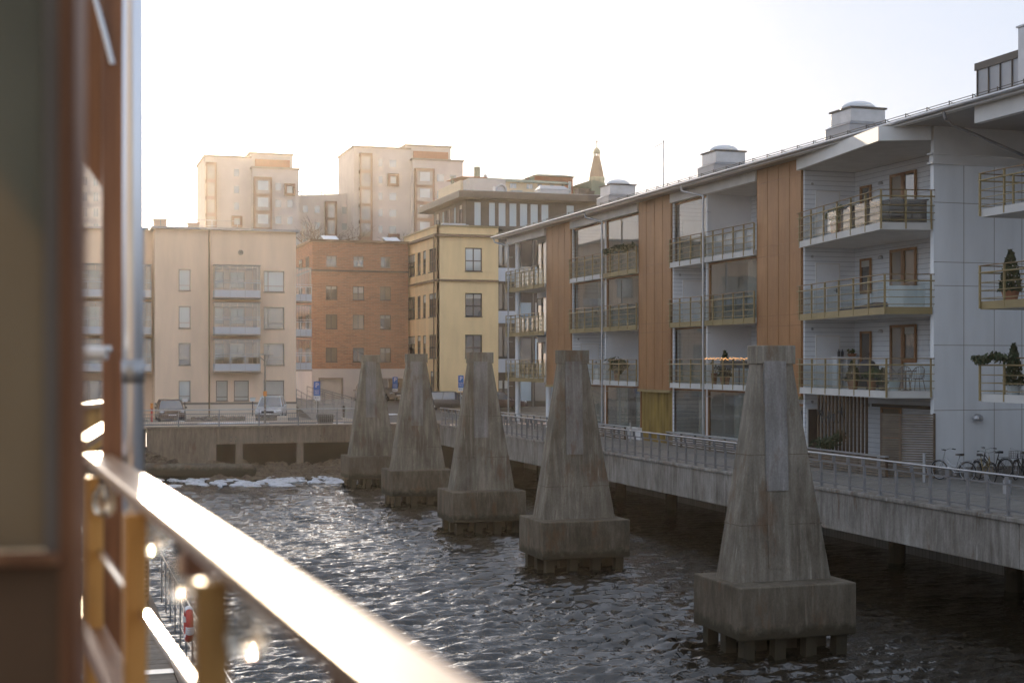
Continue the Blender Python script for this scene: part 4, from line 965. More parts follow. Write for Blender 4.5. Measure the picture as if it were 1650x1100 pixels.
def glazing(sl, y0, y1, z0, z1, frame='woodframe', curtain=None):
    n_ = max(2, round((y1 - y0) / .75)); m = MB(); x = XF + .16
    for k in range(n_):
        a = y0 + .08 + (y1 - y0 - .16) * k / n_; b = y0 + .08 + (y1 - y0 - .16) * (k + 1) / n_
        m.box(x, a + .008, z0, x + .012, b - .008, z1 - .06)
    m.build('sliding_glazing', MT['clear'], sl)
    m = MB(); m.box(x - .05, y0 + .02, z1 - .08, x + .07, y1 - .02, z1); m.box(x - .05, y0 + .02, z0, x + .06, y0 + .10, z1 - .081); m.box(x - .05, y1 - .10, z0, x + .06, y1 - .02, z1 - .081)
    m.build('glazing_frame', MT[frame], sl)
    if curtain:
        m = MB(); yy = y0 + .15; b_ = 0
        pts = []
        while yy < y0 + (y1 - y0) * curtain: pts.append((x + .22 + .05 * sin(yy * 16), yy)); yy += .07
        for p, q in zip(pts[:-1], pts[1:]): m.q((p[0], p[1], z0 + .05), (q[0], q[1], z0 + .05), (q[0], q[1], z1 - .12), (p[0], p[1], z1 - .12))
        m.build('curtain', MT['blind'], sl, smooth=True)
cells = {'A2': (72.46, 77.48), 'A1': (67.42, 72.33), 'B2': (59.72, 63.38), 'B1': (54.52, 59.59)}
gl = {('A2', 2), ('A2', 1), ('A1', 2), ('A1', 1), ('B2', 2), ('B2', 0), ('B1', 1)}
edges = {('A2', 2): 'soffit', ('A1', 2): 'olive', ('B2', 2): 'soffit', ('B1', 2): 'soffit', ('A2', 0): 'soffit', ('A1', 0): 'soffit', ('B2', 0): 'soffit', ('B1', 0): 'soffit'}
for c, (a, b) in cells.items():
    for i, z in enumerate(zB):
        x0 = XF - .12 if c[1] == '1' else XF - .12
        sl = balcony([(x0, b - .01), (x0, a + .01)], [(XB - .01, a + .01), (XB - .01, b - .01)], z, edge=edges.get((c, i), 'olive'))
        zt = ZS - .46 if i == 2 else zB[i + 1]
        if (c, i) in gl: glazing(sl, a, b, z + DT + .02, zt - .01, 'woodframe', curtain=.35 if (c, i) in (('A2', 1), ('B1', 1)) else (.2 if i == 2 else None))
    # glazed ground floor with a pale sill and slatted apron
    w_ = MB(); w_.box(XF + .02, a, GZ, XF + .35, b, GZ + .55); ap = w_.build('ground_parapet', MT['white'], B)
    w_ = MB(); w_.box(XF - .12, a, GZ + .552, XF + .4, b, GZ + .62); w_.build('sill', MT['header'], ap)
    g = MB(); n_ = 7
    for k in range(n_): g.box(XF + .1, a + (b - a) * k / n_ + .01, GZ + .63, XF + .112, a + (b - a) * (k + 1) / n_ - .01, 5.5)
    g.build('sliding_glazing', MT['clear'], ap)
    g = MB(); g.box(XF + .06, a, 5.44, XF + .2, b, 5.549); g.box(XF + .06, a, GZ + .63, XF + .18, a + .1, 5.44); g.box(XF + .06, b - .1, GZ + .63, XF + .18, b, 5.44); g.build('glazing_frame', MT['woodframe'], ap)
    g = MB(); yy = a + .15; pts = []
    while yy < b - .9: pts.append((XF + .36 + .05 * sin(yy * 15), yy)); yy += .07
    for p, q in zip(pts[:-1], pts[1:]):
        if int(p[1] * .8) % 3 != 1: g.q((p[0], p[1], GZ + .65), (q[0], q[1], GZ + .65), (q[0], q[1], 5.4), (p[0], p[1], 5.4))
    g.build('curtain', MT['blind'], ap, smooth=True)
for (a, b) in ((54.52, 63.38), (67.42, 77.48)): m = MB(); m.box(28.36, a, ZS - .45, XF + .1, b, ZS - .012); m.build('header_beam', MT['header'], B)
m = MB(); m.prism([(28.2, 50.7), (27.1, 43.0), (28.75, 42.3), (28.75, 42.42), (27.25, 43.1), (28.32, 50.7)], ZS - .5, ZS - .012); m.build('header_beam', MT['header'], B); m = MB(); m.box(28.3, 81.82, ZS - .45, 28.5, 89.4, ZS - .012); m.build('header_beam', MT['header'], B); m = MB()
m.box(27.9, 24, ZS - .55, 28.15, 38.7, ZS - .012)
m.build('header_beam', MT['header'], B)
m = MB(); m.prism([(28.34, 50.58), (27.28, 43.12), (28.78, 42.43), (XB - .01, 42.45), (XB - .01, 50.58)], ZS - .49, ZS - .44)
m.build('loggia_ceiling', MT['soffit'], B)
for (a, b) in ((54.52, 59.59), (59.73, 63.27), (67.42, 72.33), (72.47, 77.37)): m = MB(); m.box(XF + .11, a, ZS - .45, XB - .01, b, ZS - .40); m.build('loggia_ceiling', MT['soffit'], B)
# angled bay with the white boards
for i, z in enumerate(zB):
    k = (27.35, 27.25, 27.0)[i]; kk = (42.9, 42.85, 42.7)[i]
    balcony([(28.3, 50.58), (k, kk), (28.82, 42.36)], [(XB - .01, 42.5), (XB - .01, 50.58)], z, edge=('soffit', 'olive', 'soffit')[i], posts=1.25,
            label=('lowest balcony of the angled bay, with chairs and pots', 'middle balcony of the angled bay with olive edge', 'top balcony of the angled bay with dark box and plants')[i])
# corner balconies
for i, z in enumerate(zB):
    balcony([(31.5, 89.4), (28.3, 89.3), (28.3, 81.85)], [(31, 81.85), (31.5, 85)], z, edge='olive', posts=1.0)
    for k in range(7):
        window(B, FX(30.38), 82.0 + k * 1.03, 82.95 + k * 1.03, z + DT + .05, (zB[i + 1] if i < 2 else ZS) - .35, glass='glass_tall' if (k + i) % 3 == 0 else 'glass_warm', frame='framedark', rec=-.03, sill=False)
for (x, y) in ((28.75, 88.4), (28.85, 82.6)):
    m = MB(); m.lathe((x, y, 0), [(.17, GZ), (.17, ZS - .01)], 16); m.build('column', MT['white'], B, smooth=False)
for (x, y) in ((31.2, 84), (31.2, 87.5), (33.6, 85.5), (33.4, 88.6)):
    m = MB(); m.box(x, y, GZ, x + .22, y + .22, 5.55); m.build('column', MT['framedark'], B)
# corrugated ochre box below a copper panel
m = MB(); m.box(28.62, 63.42, GZ, 30.5, 67.38, 5.29)
o = m.build('bin_store', MT['ochre'], B); m = MB(); fr = FX(28.62); u = 63.45
while u < 67.3: m.fbox(fr, u, u + .09, GZ + .02, 5.28, 0, .045); u += .18
m.build('corrugation', MT['ochre'], o)
m = MB(); m.box(28.95, 50.72, GZ, 30.9, 54.49, 5.41); m.box(28.95, 77.5, GZ, 30.9, 81.78, 5.41); m.build('ground_wall', MT['white'], B)
for y0 in (51.1, 52.6, 78.2, 79.9): window(B, FX(28.95), y0, y0 + 1.2, GZ + .05, GZ + 2.3, mv=(.5,), glass='glass', frame='woodframe', rec=-.05, sill=False, fw=.1, name='door')
# end wall in pale panels
YE = 42.3; fe = FY(YE)
m = MB(); m.box(28.85, YE, 3.15, 44, YE + .2, 13.62); ew = m.build('panel_wall', MT['panel'], B)
m = MB()
for px in (1553, 1602): x = ony(px, YE)[0]; m.fbox(fe, x - .009, x + .009, 3.15, 13.62, 0, .003)
for k in range(4): x = ony(1602, YE)[0] + 1.15 * (k + 1); m.fbox(fe, x - .009, x + .009, 3.15, 13.62, 0, .003)
for py in (326, 422, 460, 556, 661): z = zat(py, ony(1510, YE)[1]); m.fbox(fe, 28.85, 44, z - .009, z + .009, 0, .0035)
m.build('panel_joint', MT['frame'], ew)
m = MB(); m.box(28.9, YE + .03, GZ, 44, YE + .2, 3.149); m.build('plinth', MT['quay'], ew)
m = MB(); m.box(28.7, YE - .16, 13.62, 44, YE + .2, 13.68); m.box(28.8, YE - .05, 13.68, 44, YE + .2, 13.95); m.box(28.7, YE - .1, 13.952, 44, YE + .2, 14.0); m.build('flashing', MT['header'], ew)
m = MB(); m.box(28.86, YE + .02, 14.0, 44, YE + .2, ZS - .006); m.build('upper_wall', MT['header'], ew)
x = ony(1573, YE)[0]; z = zat(674, ony(1573, YE)[1]); m = MB(); m.lathe((x, YE - .08, z), [(.17, -.08), (.20, 0), (.16, .10), (.06, .16), (.01, .17)], 16); m.box(x - .12, YE - .08, z - .06, x + .12, YE, z + .1); m.build('wall_lamp', MT['metal'], ew)
# right-hand balconies, cut by the picture edge
for i, z in enumerate(zB):
    balcony([(32.4, 38.1), (27.75, 38.1), (27.75, 31.0)][1:] if False else [(30.2, 38.1), (27.75, 38.1), (27.75, 31.0)], [(32.79, 31.0), (32.79, 38.0)], z, edge=('soffit', 'olive', 'soffit')[i], posts=1.3, glass=False, over0=.3, over1=.3)
    backwin = [window(B, FX(32.8), 33 + k * 2.2, 34.6 + k * 2.2, z + DT + .1, z + DT + 2.3, glass='glass', frame='woodframe', rec=-.05, sill=False, fw=.1) for k in range(2)]
# roof
m = MB(); y0, y1 = 22, 90.2
m.hexa([(27.62, y0, ZS), (44, y0, ZS), (44, y1, ZS), (27.62, y1, ZS), (27.62, y0, ZS + .12), (44, y0, ZS + 1.9), (44, y1, ZS + 1.9), (27.62, y1, ZS + .12)])
rf = m.build('roof', MT['roofmetal'], B)
m = MB(); m.box(27.60, y0, ZS - .02, 27.9, y1 + .01, ZS - .002); m.box(27.57, y0, ZS - .04, 27.615, y1, ZS + .11); m.build('fascia', MT['header'], rf)
m = MB(); m.tube((27.50, y0, ZS + .08), (27.50, y1 + .05, ZS + .08), .065, 8); m.build('gutter', MT['metal'], rf)
m = MB()
for z in (.18, .26, .34): m.tube((27.8, y0, ZS + z), (27.8, y1, ZS + z), .014, 5)
y = y0 + .4
while y < y1: m.tube((27.8, y, ZS + .1), (27.8, y, ZS + .38), .02, 5); m.tube((27.8, y, ZS + .36), (28.3, y, ZS + .18), .014, 5); y += 1.25
m.build('snow_guard', MT['darkmetal'], rf)
m = MB(); y = y0
while y < y1: m.hexa([(27.62, y, ZS + .118), (44, y, ZS + 1.898), (44, y + .03, ZS + 1.898), (27.62, y + .03, ZS + .118), (27.62, y, ZS + .15), (44, y, ZS + 1.93), (44, y + .03, ZS + 1.93), (27.62, y + .03, ZS + .15)]); y += .6
m.build('standing_seam', MT['roofmetal'], rf)
# skylight domes
for i, (px, y, lab) in enumerate(((1383, 50.7, 'nearest domed rooftop skylight box, above the tall copper panel on the right'), (1165, 62.9, 'domed rooftop skylight box above the middle of the roof'), (995, 76.6, 'farthest domed rooftop skylight box, left of the flagpole'))):
    x = 31.0; zr = ZS + .12 + 1.78 * (x - 27.62) / 16.38; t = thing('roof_skylight', (x, y, zr), lab, 'skylight', 'domed skylights along the roof')
    m = MB(); m.prism([(x - .95, y - .95), (x + .95, y - .95), (x + .95, y + .95), (x - .95, y + .95)], zr - .3, zr + .85); m.build('lower_box', MT['roofmetal'], t, bevel=.02)
    m = MB(); m.hexa([(x - .98, y - .98, zr + .852), (x + .98, y - .98, zr + .852), (x + .98, y + .98, zr + .852), (x - .98, y + .98, zr + .852), (x - .78, y - .78, zr + .98), (x + .78, y - .78, zr + .98), (x + .78, y + .78, zr + .98), (x - .78, y + .78, zr + .98)])
    m.box(x - .78, y - .78, zr + .98, x + .78, y + .78, zr + 1.5); m.build('upper_box', MT['metal'], t, bevel=.01)
    m = MB(); m.box(x - .84, y - .84, zr + 1.5, x + .84, y + .84, zr + 1.57); m.build('lid_frame', MT['darkmetal'], t)
    m = MB(); m.lathe((x, y, zr + 1.571), [(.74, 0), (.70, .12), (.55, .24), (.33, .32), (.05, .35)], 20); m.build('dome', MT['dome'], t, smooth=True)
# plant room at the right
t = thing('roof_plant_room', (31.5, 37, 15.4), 'grey standing seam metal plant room at the right end of the roof', 'plant room')
m = MB(); m.hexa([(30, 30, 15.2), (36, 30, 15.6), (36, 41.5, 15.6), (30, 41.5, 15.2), (30, 30, 17.0), (36, 30, 17.2), (36, 41.5, 17.2), (30, 41.5, 17.0)]); m.build('cladding', MT['roofmetal'], t)
m = MB(); y = 41.45
while y > 30: m.box(29.96, y - .03, 15.2, 30, y, 16.75); y -= .62
x = 30.3
while x < 36: m.box(x, 41.5, 15.3, x + .03, 41.54, 16.75); x += .62
m.box(29.95, 29.95, 16.75, 29.998, 41.55, 17.0); m.build('seam', MT['darkmetal'], t)
m = MB(); m.box(29.4, 33, 15.0, 30.6, 38.5, 17.5); m.box(29.35, 32.9, 17.5, 30.65, 38.55, 17.56); m.build('duct_box', MT['metal'], t)
t = thing('roof_ridge_upstand', (31, 42, 15.5), 'long low blue-grey metal upstand running behind the nearest skylight', 'roof unit')
m = MB(); m.hexa([(30.2, 30, 15.3), (31.6, 30, 15.5), (31.6, 49.3, 15.5), (30.2, 49.3, 15.3), (30.2, 30, 15.95), (31.6, 30, 16.1), (31.6, 49.3, 16.0), (30.2, 49.3, 15.85)]); m.build('metal_cover', MT['roofmetal'], t)
# downpipes
def downpipe(px, X, ztop, label):
    y = onx(px, X)[0]; m = MB(); m.path([(27.55, y + 1.3, ZS + .02), (27.6, y + 1.25, ZS - .25), (X, y, ztop)], .05, 8); m.tube((X, y, ztop + .04), (X, y, GZ), .05, 10)
    for z in (5.2, 8.1, 11, 13.6): m.tube((X, y, z), (X, y, z + .06), .065, 10); m.tube((X, y, z + .03), (28.45, y, z + .03), .012, 5)
    tag(m.build('downpipe', MT['metal'], None), label, 'downpipe')
downpipe(970, 28.08, 14.35, 'slim metal downpipe between the two cells of the farther glazed bay')
downpipe(1133, 28.08, 14.35, 'slim metal downpipe beside the white boarded wall of the nearer glazed bay')
downpipe(819, 28.15, 14.35, 'metal downpipe at the far corner by the round white column')
m = MB(); y = onx(1523, 27.6)[0]; m.path([(27.55, y, ZS + .0), (27.6, y, ZS - .22), (27.9, y + .1, ZS - .38), (32.7, 42.0, 13.9)], .055, 10); tag(m.build('downpipe', MT['railmetal'], None), 'diagonal metal downpipe slanting under the eave at the right', 'downpipe')
# flagpole
y = onx(1069, 36)[0]; t_ = onx(1069, 36)[1]; m = MB(); m.tube((36, y, 15.5), (36, y, zat(229, t_)), .05, 8, .03); m.tube((36, y, zat(230, t_)), (35.4, y, zat(238, t_)), .02, 5); m.ball((36, y, zat(228, t_)), .07); tag(m.build('flagpole', MT['metal'], None), 'thin bare flagpole standing on the roof', 'flagpole')
# ================================================================ VEGETATION HELPERS
def leaves(m, fn, n, size, rd):
    for _ in range(n):
        c = Vector(fn()); a = Vector((rd.gauss(0, 1), rd.gauss(0, 1), rd.gauss(0, 1))).normalized(); b = a.orthogonal().normalized(); cc = a.cross(b)
        s = size * rd.uniform(.6, 1.4)
        m.q(c - b * s, c + cc * s * .45, c + b * s, c - cc * s * .45)
def cone_plant(c, r, h, n, seed, pot, label, name='potted_cypress', cat='plant', mat='leaf', potmat='terracotta'):
    rd = random.Random(seed); t = thing(name, c, label, cat); x, y, z = c; ph = pot
    m = MB(); m.lathe((x, y, z), [(r * .55, 0), (r * .75, ph), (r * .8, ph), (r * .8, ph + .03)], 12); m.build('pot', MT[potmat], t)
    m = MB(); m.tube((x, y, z + ph), (x, y, z + ph + h * .8), .025, 6, .01); m.build('stem', MT['bark'], t)
    def f():
        k = rd.random() ** 1.4; a = rd.random() * 2 * pi; rr = r * (1 - k) ** .7 * (.55 + .45 * rd.random()) + .02; return (x + rr * cos(a), y + rr * sin(a), z + ph + .03 + k * h)
    m = MB(); leaves(m, f, n, .07, rd); m.build('foliage', MT[mat], t, recalc=False); return t
def bush(c, rx, ry, rz, n, seed, label, pot=.3, name='potted_shrub', mat='leaf2', size=.09, potmat='terracotta'):
    rd = random.Random(seed); t = thing(name, c, label, 'plant'); x, y, z = c
    m = MB(); m.lathe((x, y, z), [(.13, 0), (.18, pot), (.19, pot), (.19, pot + .02)], 12); m.build('pot', MT[potmat], t)
    cl = [(rd.gauss(0, .5), rd.gauss(0, .5), rd.uniform(-.6, .9)) for _ in range(7)]
    m = MB()
    for q in cl: m.tube((x, y, z + pot), (x + q[0] * rx, y + q[1] * ry, z + pot + rz * (1 + q[2])), .012, 5)
    m.build('stem', MT['bark'], t)
    def f():
        q = rd.choice(cl); return (x + rx * (q[0] + rd.gauss(0, .22)), y + ry * (q[1] + rd.gauss(0, .22)), z + pot + rz * (1 + q[2] + rd.gauss(0, .2)))
    m = MB(); leaves(m, f, n, size, rd); m.build('foliage', MT[mat], t, recalc=False); return t
def garland(p0, p1, label, seed=1, sag=.05, n=500):
    rd = random.Random(seed); p0 = Vector(p0); p1 = Vector(p1); m = MB()
    def f():
        k = rd.random(); p = p0.lerp(p1, k); return p + Vector((rd.gauss(0, .05), rd.gauss(0, .05), rd.gauss(0, .06) - sag * sin(k * 9)))
    leaves(m, f, n, .09, rd); return tag(m.build('garland', MT['leaf'], None, recalc=False), label, 'garland')
def bare_tree(px, Y, py_top, seed, label, zb, spread=.55):
    rd = random.Random(seed); x, t = ony(px, Y); H = zat(py_top, t) - zb; r = thing('bare_tree', (x, Y, zb), label, 'tree', 'bare winter trees')
    tr = MB(); cr = MB()
    def grow(p, d, L, rad, lvl):
        q = p + d * L; (tr if lvl == 0 else cr).tube(p, q, rad, 6 if lvl < 2 else 3, rad * .72, caps=False)
        if lvl >= 6: return
        for k in range(3 if lvl < 5 else 2):
            nd = (d + Vector((rd.gauss(0, spread), rd.gauss(0, spread), rd.gauss(.08, .25)))).normalized(); grow(p + d * L * rd.uniform(.62, 1.0), nd, L * rd.uniform(.62, .82), rad * .64, lvl + 1)
    L = H * .26; tr.tube((x, Y, zb), (x, Y, zb + H * .15), H * .018, 8, H * .014)
    grow(Vector((x, Y, zb + H * .15)), Vector((.02, 0, 1)).normalized(), L, H * .014, 0)
    tr.build('trunk', MT['bark'], r, recalc=False); cr.build('crown', MT['bark'], r, recalc=False)
bare_tree(500, 165, 326, 5, 'bare winter tree behind the beige and brick roofs, tallest of the leafless trees', 4)
bare_tree(553, 185, 345, 11, 'thin bare tree in front of the low block, right of the tallest leafless tree', 4)
bare_tree(655, 160, 352, 23, 'small bare tree showing between the brick roof and the yellow building', 4)
bare_tree(468, 190, 340, 31, 'bare tree crown just above the right end of the beige roof', 4)

# ================================================================ VEHICLES
def car(name, loc, rz, paint_, label, L=4.35, W=1.78, H=1.46, hatch=True, suv=False, cat='car', van=False):
    t = thing(name, (0, 0, 0), label, cat); zb = .22 if not suv else .27
    st = []   # stations: y (front = -L/2), z bottom, z belt, half width
    hw = W / 2; f = -L / 2; zbelt = H * .60
    for (k, z0, zt_, w) in ((0, .38, .56, .80), (.02, .30, .66, .90), (.07, .22, .72, .97), (.28, .2, zbelt - .04, 1), (.5, .2, zbelt, 1), (.75, .2, zbelt + .01, 1), (.93, .22, zbelt + .02, .97), (.985, .32, zbelt - .04, .92), (1, .42, zbelt - .16, .84)):
        st.append((f + L * k, z0 * (H / 1.46), zt_, hw * w))
    m = MB(); pr = None
    for (y, z0, z1, w) in st:
        c = len(m.v); zm = z0 + (z1 - z0) * .55
        m.v += [(-w * .86, y, z0), (w * .86, y, z0), (w * .98, y, z0 + .1), (w, y, zm), (w * .95, y, z1 - .03), (w * .82, y, z1), (-w * .82, y, z1), (-w * .95, y, z1 - .03), (-w, y, zm), (-w * .98, y, z0 + .1)]
        if pr is None: m.f.append(tuple(c + i for i in reversed(range(10))))
        else:
            for i in range(10): j = (i + 1) % 10; m.f.append((pr + i, pr + j, c + j, c + i))
        pr = c
    m.f.append(tuple(pr + i for i in range(10))); m.build('body', MT[paint_], t, smooth=True, bevel=.02)
    fw_, fr_, rr_, rw_ = ((.27, .42, .84, .97) if not van else (.12, .26, .97, .995))
    def hoop(y, z, w): return [(-w, y, z), (w, y, z)]
    m = MB(); a = f + L * fw_; b = f + L * fr_; c_ = f + L * rr_; d = f + L * rw_; w1, w2 = hw * .90, hw * .70; zr = H - .03
    m.hexa([(-w1, a, zbelt - .05), (w1, a, zbelt - .05), (w1, d, zbelt - .02), (-w1, d, zbelt - .02), (-w2, b, zr), (w2, b, zr), (w2, c_, zr), (-w2, c_, zr)]); m.build('windows', MT['car_glass'], t)
    m = MB(); m.hexa([(-w2 - .03, b - .05, zr - .02), (w2 + .03, b - .05, zr - .02), (w2 + .03, c_ + .04, zr - .02), (-w2 - .03, c_ + .04, zr - .02), (-w2 + .05, b + .1, H), (w2 - .05, b + .1, H), (w2 - .05, c_ - .05, H), (-w2 + .05, c_ - .05, H)])
    for s in (-1, 1):
        for (ya, yb) in ((a, b), (d, c_)): m.tube((s * w1, ya, zbelt - .04), (s * w2, yb, zr - .01), .035, 6)
        ym = (b + c_) / 2; m.tube((s * (w1 + .005), ym + .1, zbelt - .04), (s * (w2 + .01), ym, zr - .01), .03, 6)
        if suv: m.tube((s * (w2 - .05), b + .2, H + .05), (s * (w2 - .05), c_ - .1, H + .05), .02, 6); m.tube((s * (w2 - .05), b + .2, H - .02), (s * (w2 - .05), b + .2, H + .05), .02, 5); m.tube((s * (w2 - .05), c_ - .1, H - .02), (s * (w2 - .05), c_ - .1, H + .05), .02, 5)
    m.build('roof', MT[paint_], t)
    for s in (-1, 1):
        for yy in (f + L * .18, f + L * .80):
            m = MB(); m.lathe((s * (hw - .11), yy, .32), [(.20, -.1), (.31, -.1), (.325, -.07), (.325, .07), (.31, .1), (.20, .1)], 20, 'x'); wh = m.build('wheel', MT['black'], t)
            m = MB(); m.lathe((s * (hw - .11) + s * .02, yy, .32), [(.21, -.07), (.20, .07), (.05, .085)] if s > 0 else [(.05, -.085), (.20, -.07), (.21, .07)], 12, 'x'); m.build('rim', MT['metal'], wh)
        m = MB(); m.ball((s * hw * .74, f + .10, .66), .18, .10, .075, 10, 6); m.build('headlight', MT['headlamp'], t, smooth=True)
        m = MB(); m.box(s * hw * .62 - .16, -f - .10, .74, s * hw * .62 + .2 * (1), -f + .005, .88) if not van else m.box(s * hw * .85 - .06, -f - .05, .8, s * hw * .85 + .06, -f + .01, 1.35); m.build('tail_light', MT['taillamp'], t)
        m = MB(); m.ball((s * (hw + .08), a + .35, zbelt + .05), .09, .06, .07, 8, 6); m.build('wing_mirror', MT[paint_], t)
    m = MB(); m.box(-.42, f - .012, .50, .42, f + .04, .68); m.build('grille', MT['black'], t)
    m = MB(); m.box(-hw * .9, f - .02, .30, hw * .9, f + .06, .42); m.box(-hw * .9, -f - .06, .30, hw * .9, -f + .02, .46); m.build('bumper', MT['black' if suv else paint_], t, bevel=.02)
    m = MB(); m.box(-.26, f - .032, .43, .26, f - .018, .53); m.box(-.26, -f + .008, .62, .26, -f + .022, .73); m.build('number_plate', MT['signwhite'], t)
    t.location = loc; t.rotation_euler = (0, 0, rz); return t
def gp(px, Y): return ony(px, Y)[0]
car('parked_car', (gp(274, 99.4), 99.4, GZ), 0, 'car_dark', 'dark maroon hatchback parked with its rear to the canal at the left of the strip', W=1.84, H=1.45)
car('parked_car', (gp(437, 99.2), 99.2, GZ), R(-14), 'car_silver', 'silver white estate car with roof rails parked facing the canal beside the tall street lamp', L=4.8, W=1.86, H=1.62, suv=True)
car('parked_van', (gp(631, 119.5), 119.5, 3.52), R(4), 'car_grey', 'grey van seen from behind in front of the brick garage wall', L=4.6, W=1.85, H=1.9, van=True, cat='van')
car('parked_car', (gp(589, 118.5), 118.5, 3.5), R(-10), 'car_grey', 'dull grey car by the garage door, half hidden by the farthest pylon', L=4.3)
car('parked_car', (gp(726, 110.2), 110.2, 2.95), R(78), 'car_black', 'black estate car parked side-on below the yellow building, left of the middle pylon', L=4.6, H=1.5)
car('parked_car', (gp(803, 109.6), 109.6, 2.95), R(82), 'car_dark', 'dark car with a red tail lamp just right of the middle pylon', L=4.4)

# ================================================================ STREET FURNITURE
def text_mesh(txt, size, thick, mat, parent, name, loc, rot, align='CENTER'):
    c = bpy.data.curves.new(name, 'FONT'); c.body = txt; c.size = size; c.extrude = thick; c.align_x = align; c.align_y = 'CENTER'; c.resolution_u = 3
    o = bpy.data.objects.new('tmp_text', c); col.objects.link(o); bpy.context.view_layer.update()
    me = bpy.data.meshes.new_from_object(o.evaluated_get(bpy.context.evaluated_depsgraph_get())); bpy.data.objects.remove(o)
    me.materials.clear(); me.materials.append(MT[mat]); n = bpy.data.objects.new(name, me); col.objects.link(n); n.parent = parent
    off = OFF.get(parent.name, Vector((0, 0, 0))) if parent else Vector((0, 0, 0)); n.location = Vector(loc) - off; n.rotation_euler = rot; return n
def psign(px, Y, zg, ztop, label, w_=.45):
    x = gp(px, Y); t = thing('parking_sign', (x, Y, zg), label, 'sign', None)
    m = MB(); m.tube((x, Y, zg), (x, Y, ztop + .05), .03, 8); m.build('post', MT['metal'], t)
    m = MB(); m.box(x - w_ / 2, Y - .05, ztop - w_ * 1.25, x + w_ / 2, Y - .03, ztop); pl = m.build('sign_plate', MT['signblue'], t, bevel=.008)
    text_mesh('P', w_ * 1.05, .004, 'signwhite', pl, 'letter', (x, Y - .056, ztop - w_ * .6), (R(90), 0, 0))
    m = MB(); m.box(x - w_ / 2, Y - .05, ztop - w_ * 2.15, x + w_ / 2, Y - .03, ztop - w_ * 1.28); p2 = m.build('time_plate', MT['signblue'], t)
    m = MB()
    for k in range(4): m.box(x - w_ * .36, Y - .055, ztop - w_ * (1.42 + k * .17), x + w_ * .36 * (1 if k % 2 else .7), Y - .051, ztop - w_ * (1.38 + k * .17))
    m.build('small_print', MT['signwhite'], p2)
    m = MB(); m.box(x - w_ / 2, Y - .05, ztop - w_ * 2.7, x + w_ / 2, Y - .03, ztop - w_ * 2.18); p3 = m.build('white_plate', MT['signwhite'], t)
    m = MB(); m.box(x - w_ * .3, Y - .055, ztop - w_ * 2.47, x + w_ * .3, Y - .051, ztop - w_ * 2.40); m.hexa([(x - w_ * .42, Y - .055, ztop - w_ * 2.44), (x - w_ * .2, Y - .055, ztop - w_ * 2.54), (x - w_ * .2, Y - .051, ztop - w_ * 2.54), (x - w_ * .42, Y - .051, ztop - w_ * 2.44), (x - w_ * .42, Y - .055, ztop - w_ * 2.43), (x - w_ * .2, Y - .055, ztop - w_ * 2.33), (x - w_ * .2, Y - .051, ztop - w_ * 2.33), (x - w_ * .42, Y - .051, ztop - w_ * 2.43)]); m.build('arrow', MT['framedark'], p3)
psign(510.5, 96.0, GZ, zat(614.5, 96), 'blue parking sign on a thin post in front of the ramp')
psign(742.5, 107.5, 2.9, zat(605, 110), 'blue parking sign in front of the yellow building, left of the middle pylon')
psign(636.5, 117.5, 3.5, zat(607, 120.5), 'blue parking sign by the grey van in front of the brick building')
def lampbollard(px, Y, label, h=1.35):
    x = gp(px, Y); t = thing('low_lamp', (x, Y, GZ), label, 'lamp'); m = MB(); m.tube((x, Y, GZ), (x, Y, GZ + h), .035, 8); m.build('post', MT['darkmetal'], t)
    m = MB(); m.box(x - .16, Y - .16, GZ + h, x + .16, Y + .16, GZ + h + .22); m.build('lamp_head', MT['signwhite'], t, bevel=.02); m = MB(); m.box(x - .2, Y - .2, GZ + h + .221, x + .2, Y + .2, GZ + h + .25); m.build('cap', MT['metal'], t)
for px, lab in ((298, 'short lamp post with a white square head right of the maroon car'), (407, 'short lamp post with a white square head just left of the silver car'), (512, 'short lamp post with a white square head at the foot of the ramp')): lampbollard(px, 96.6, lab)
Yl = 90.5; x, t_ = ony(427, Yl); t = thing('street_lamp', (x, Yl, GZ), 'tall thin street lamp with a flat head in front of the beige building', 'street lamp')
m = MB(); m.tube((x, Yl, GZ), (x, Yl, zat(572, t_)), .075, 10, .05); m.build('pole', MT['frame'], t); m = MB(); m.hexa([(x - .5, Yl - .2, zat(572, t_)), (x + .55, Yl - .2, zat(572, t_)), (x + .55, Yl + .2, zat(572, t_)), (x - .5, Yl + .2, zat(572, t_)), (x - .4, Yl - .15, zat(570, t_)), (x + .45, Yl - .15, zat(570, t_)), (x + .45, Yl + .15, zat(570, t_)), (x - .4, Yl + .15, zat(570, t_))]); m.build('lamp_head', MT['frame'], t)
m = MB(); m.tube((x, Yl, zat(582, t_)), (x - .4, Yl, zat(573, t_)), .03, 6); m.tube((x, Yl, zat(582, t_)), (x + .3, Yl, zat(573, t_)), .03, 6); m.build('bracket', MT['frame'], t)
m = MB(); m.box(x - .1, Yl - .1, zat(638, t_), x + .1, Yl + .1, zat(630, t_)); m.build('yellow_notice', MT['orange'], t)
x = gp(244.5, 98); t = thing('road_marker', (x, 98, GZ), 'thin amber and red road marker at the left edge of the strip', 'marker'); m = MB(); m.box(x - .07, 97.96, GZ, x + .07, 98.04, GZ + .9); m.build('post', MT['red'], t); m = MB(); m.box(x - .09, 97.94, GZ + .9, x + .09, 98.06, GZ + 1.25); m.build('reflector', MT['orange'], t)
x, t_ = ony(524, 89.6); t = thing('waste_container', (x, 89.6, GZ), 'dark lidded waste container standing on the far quay beside the ramp', 'bin')
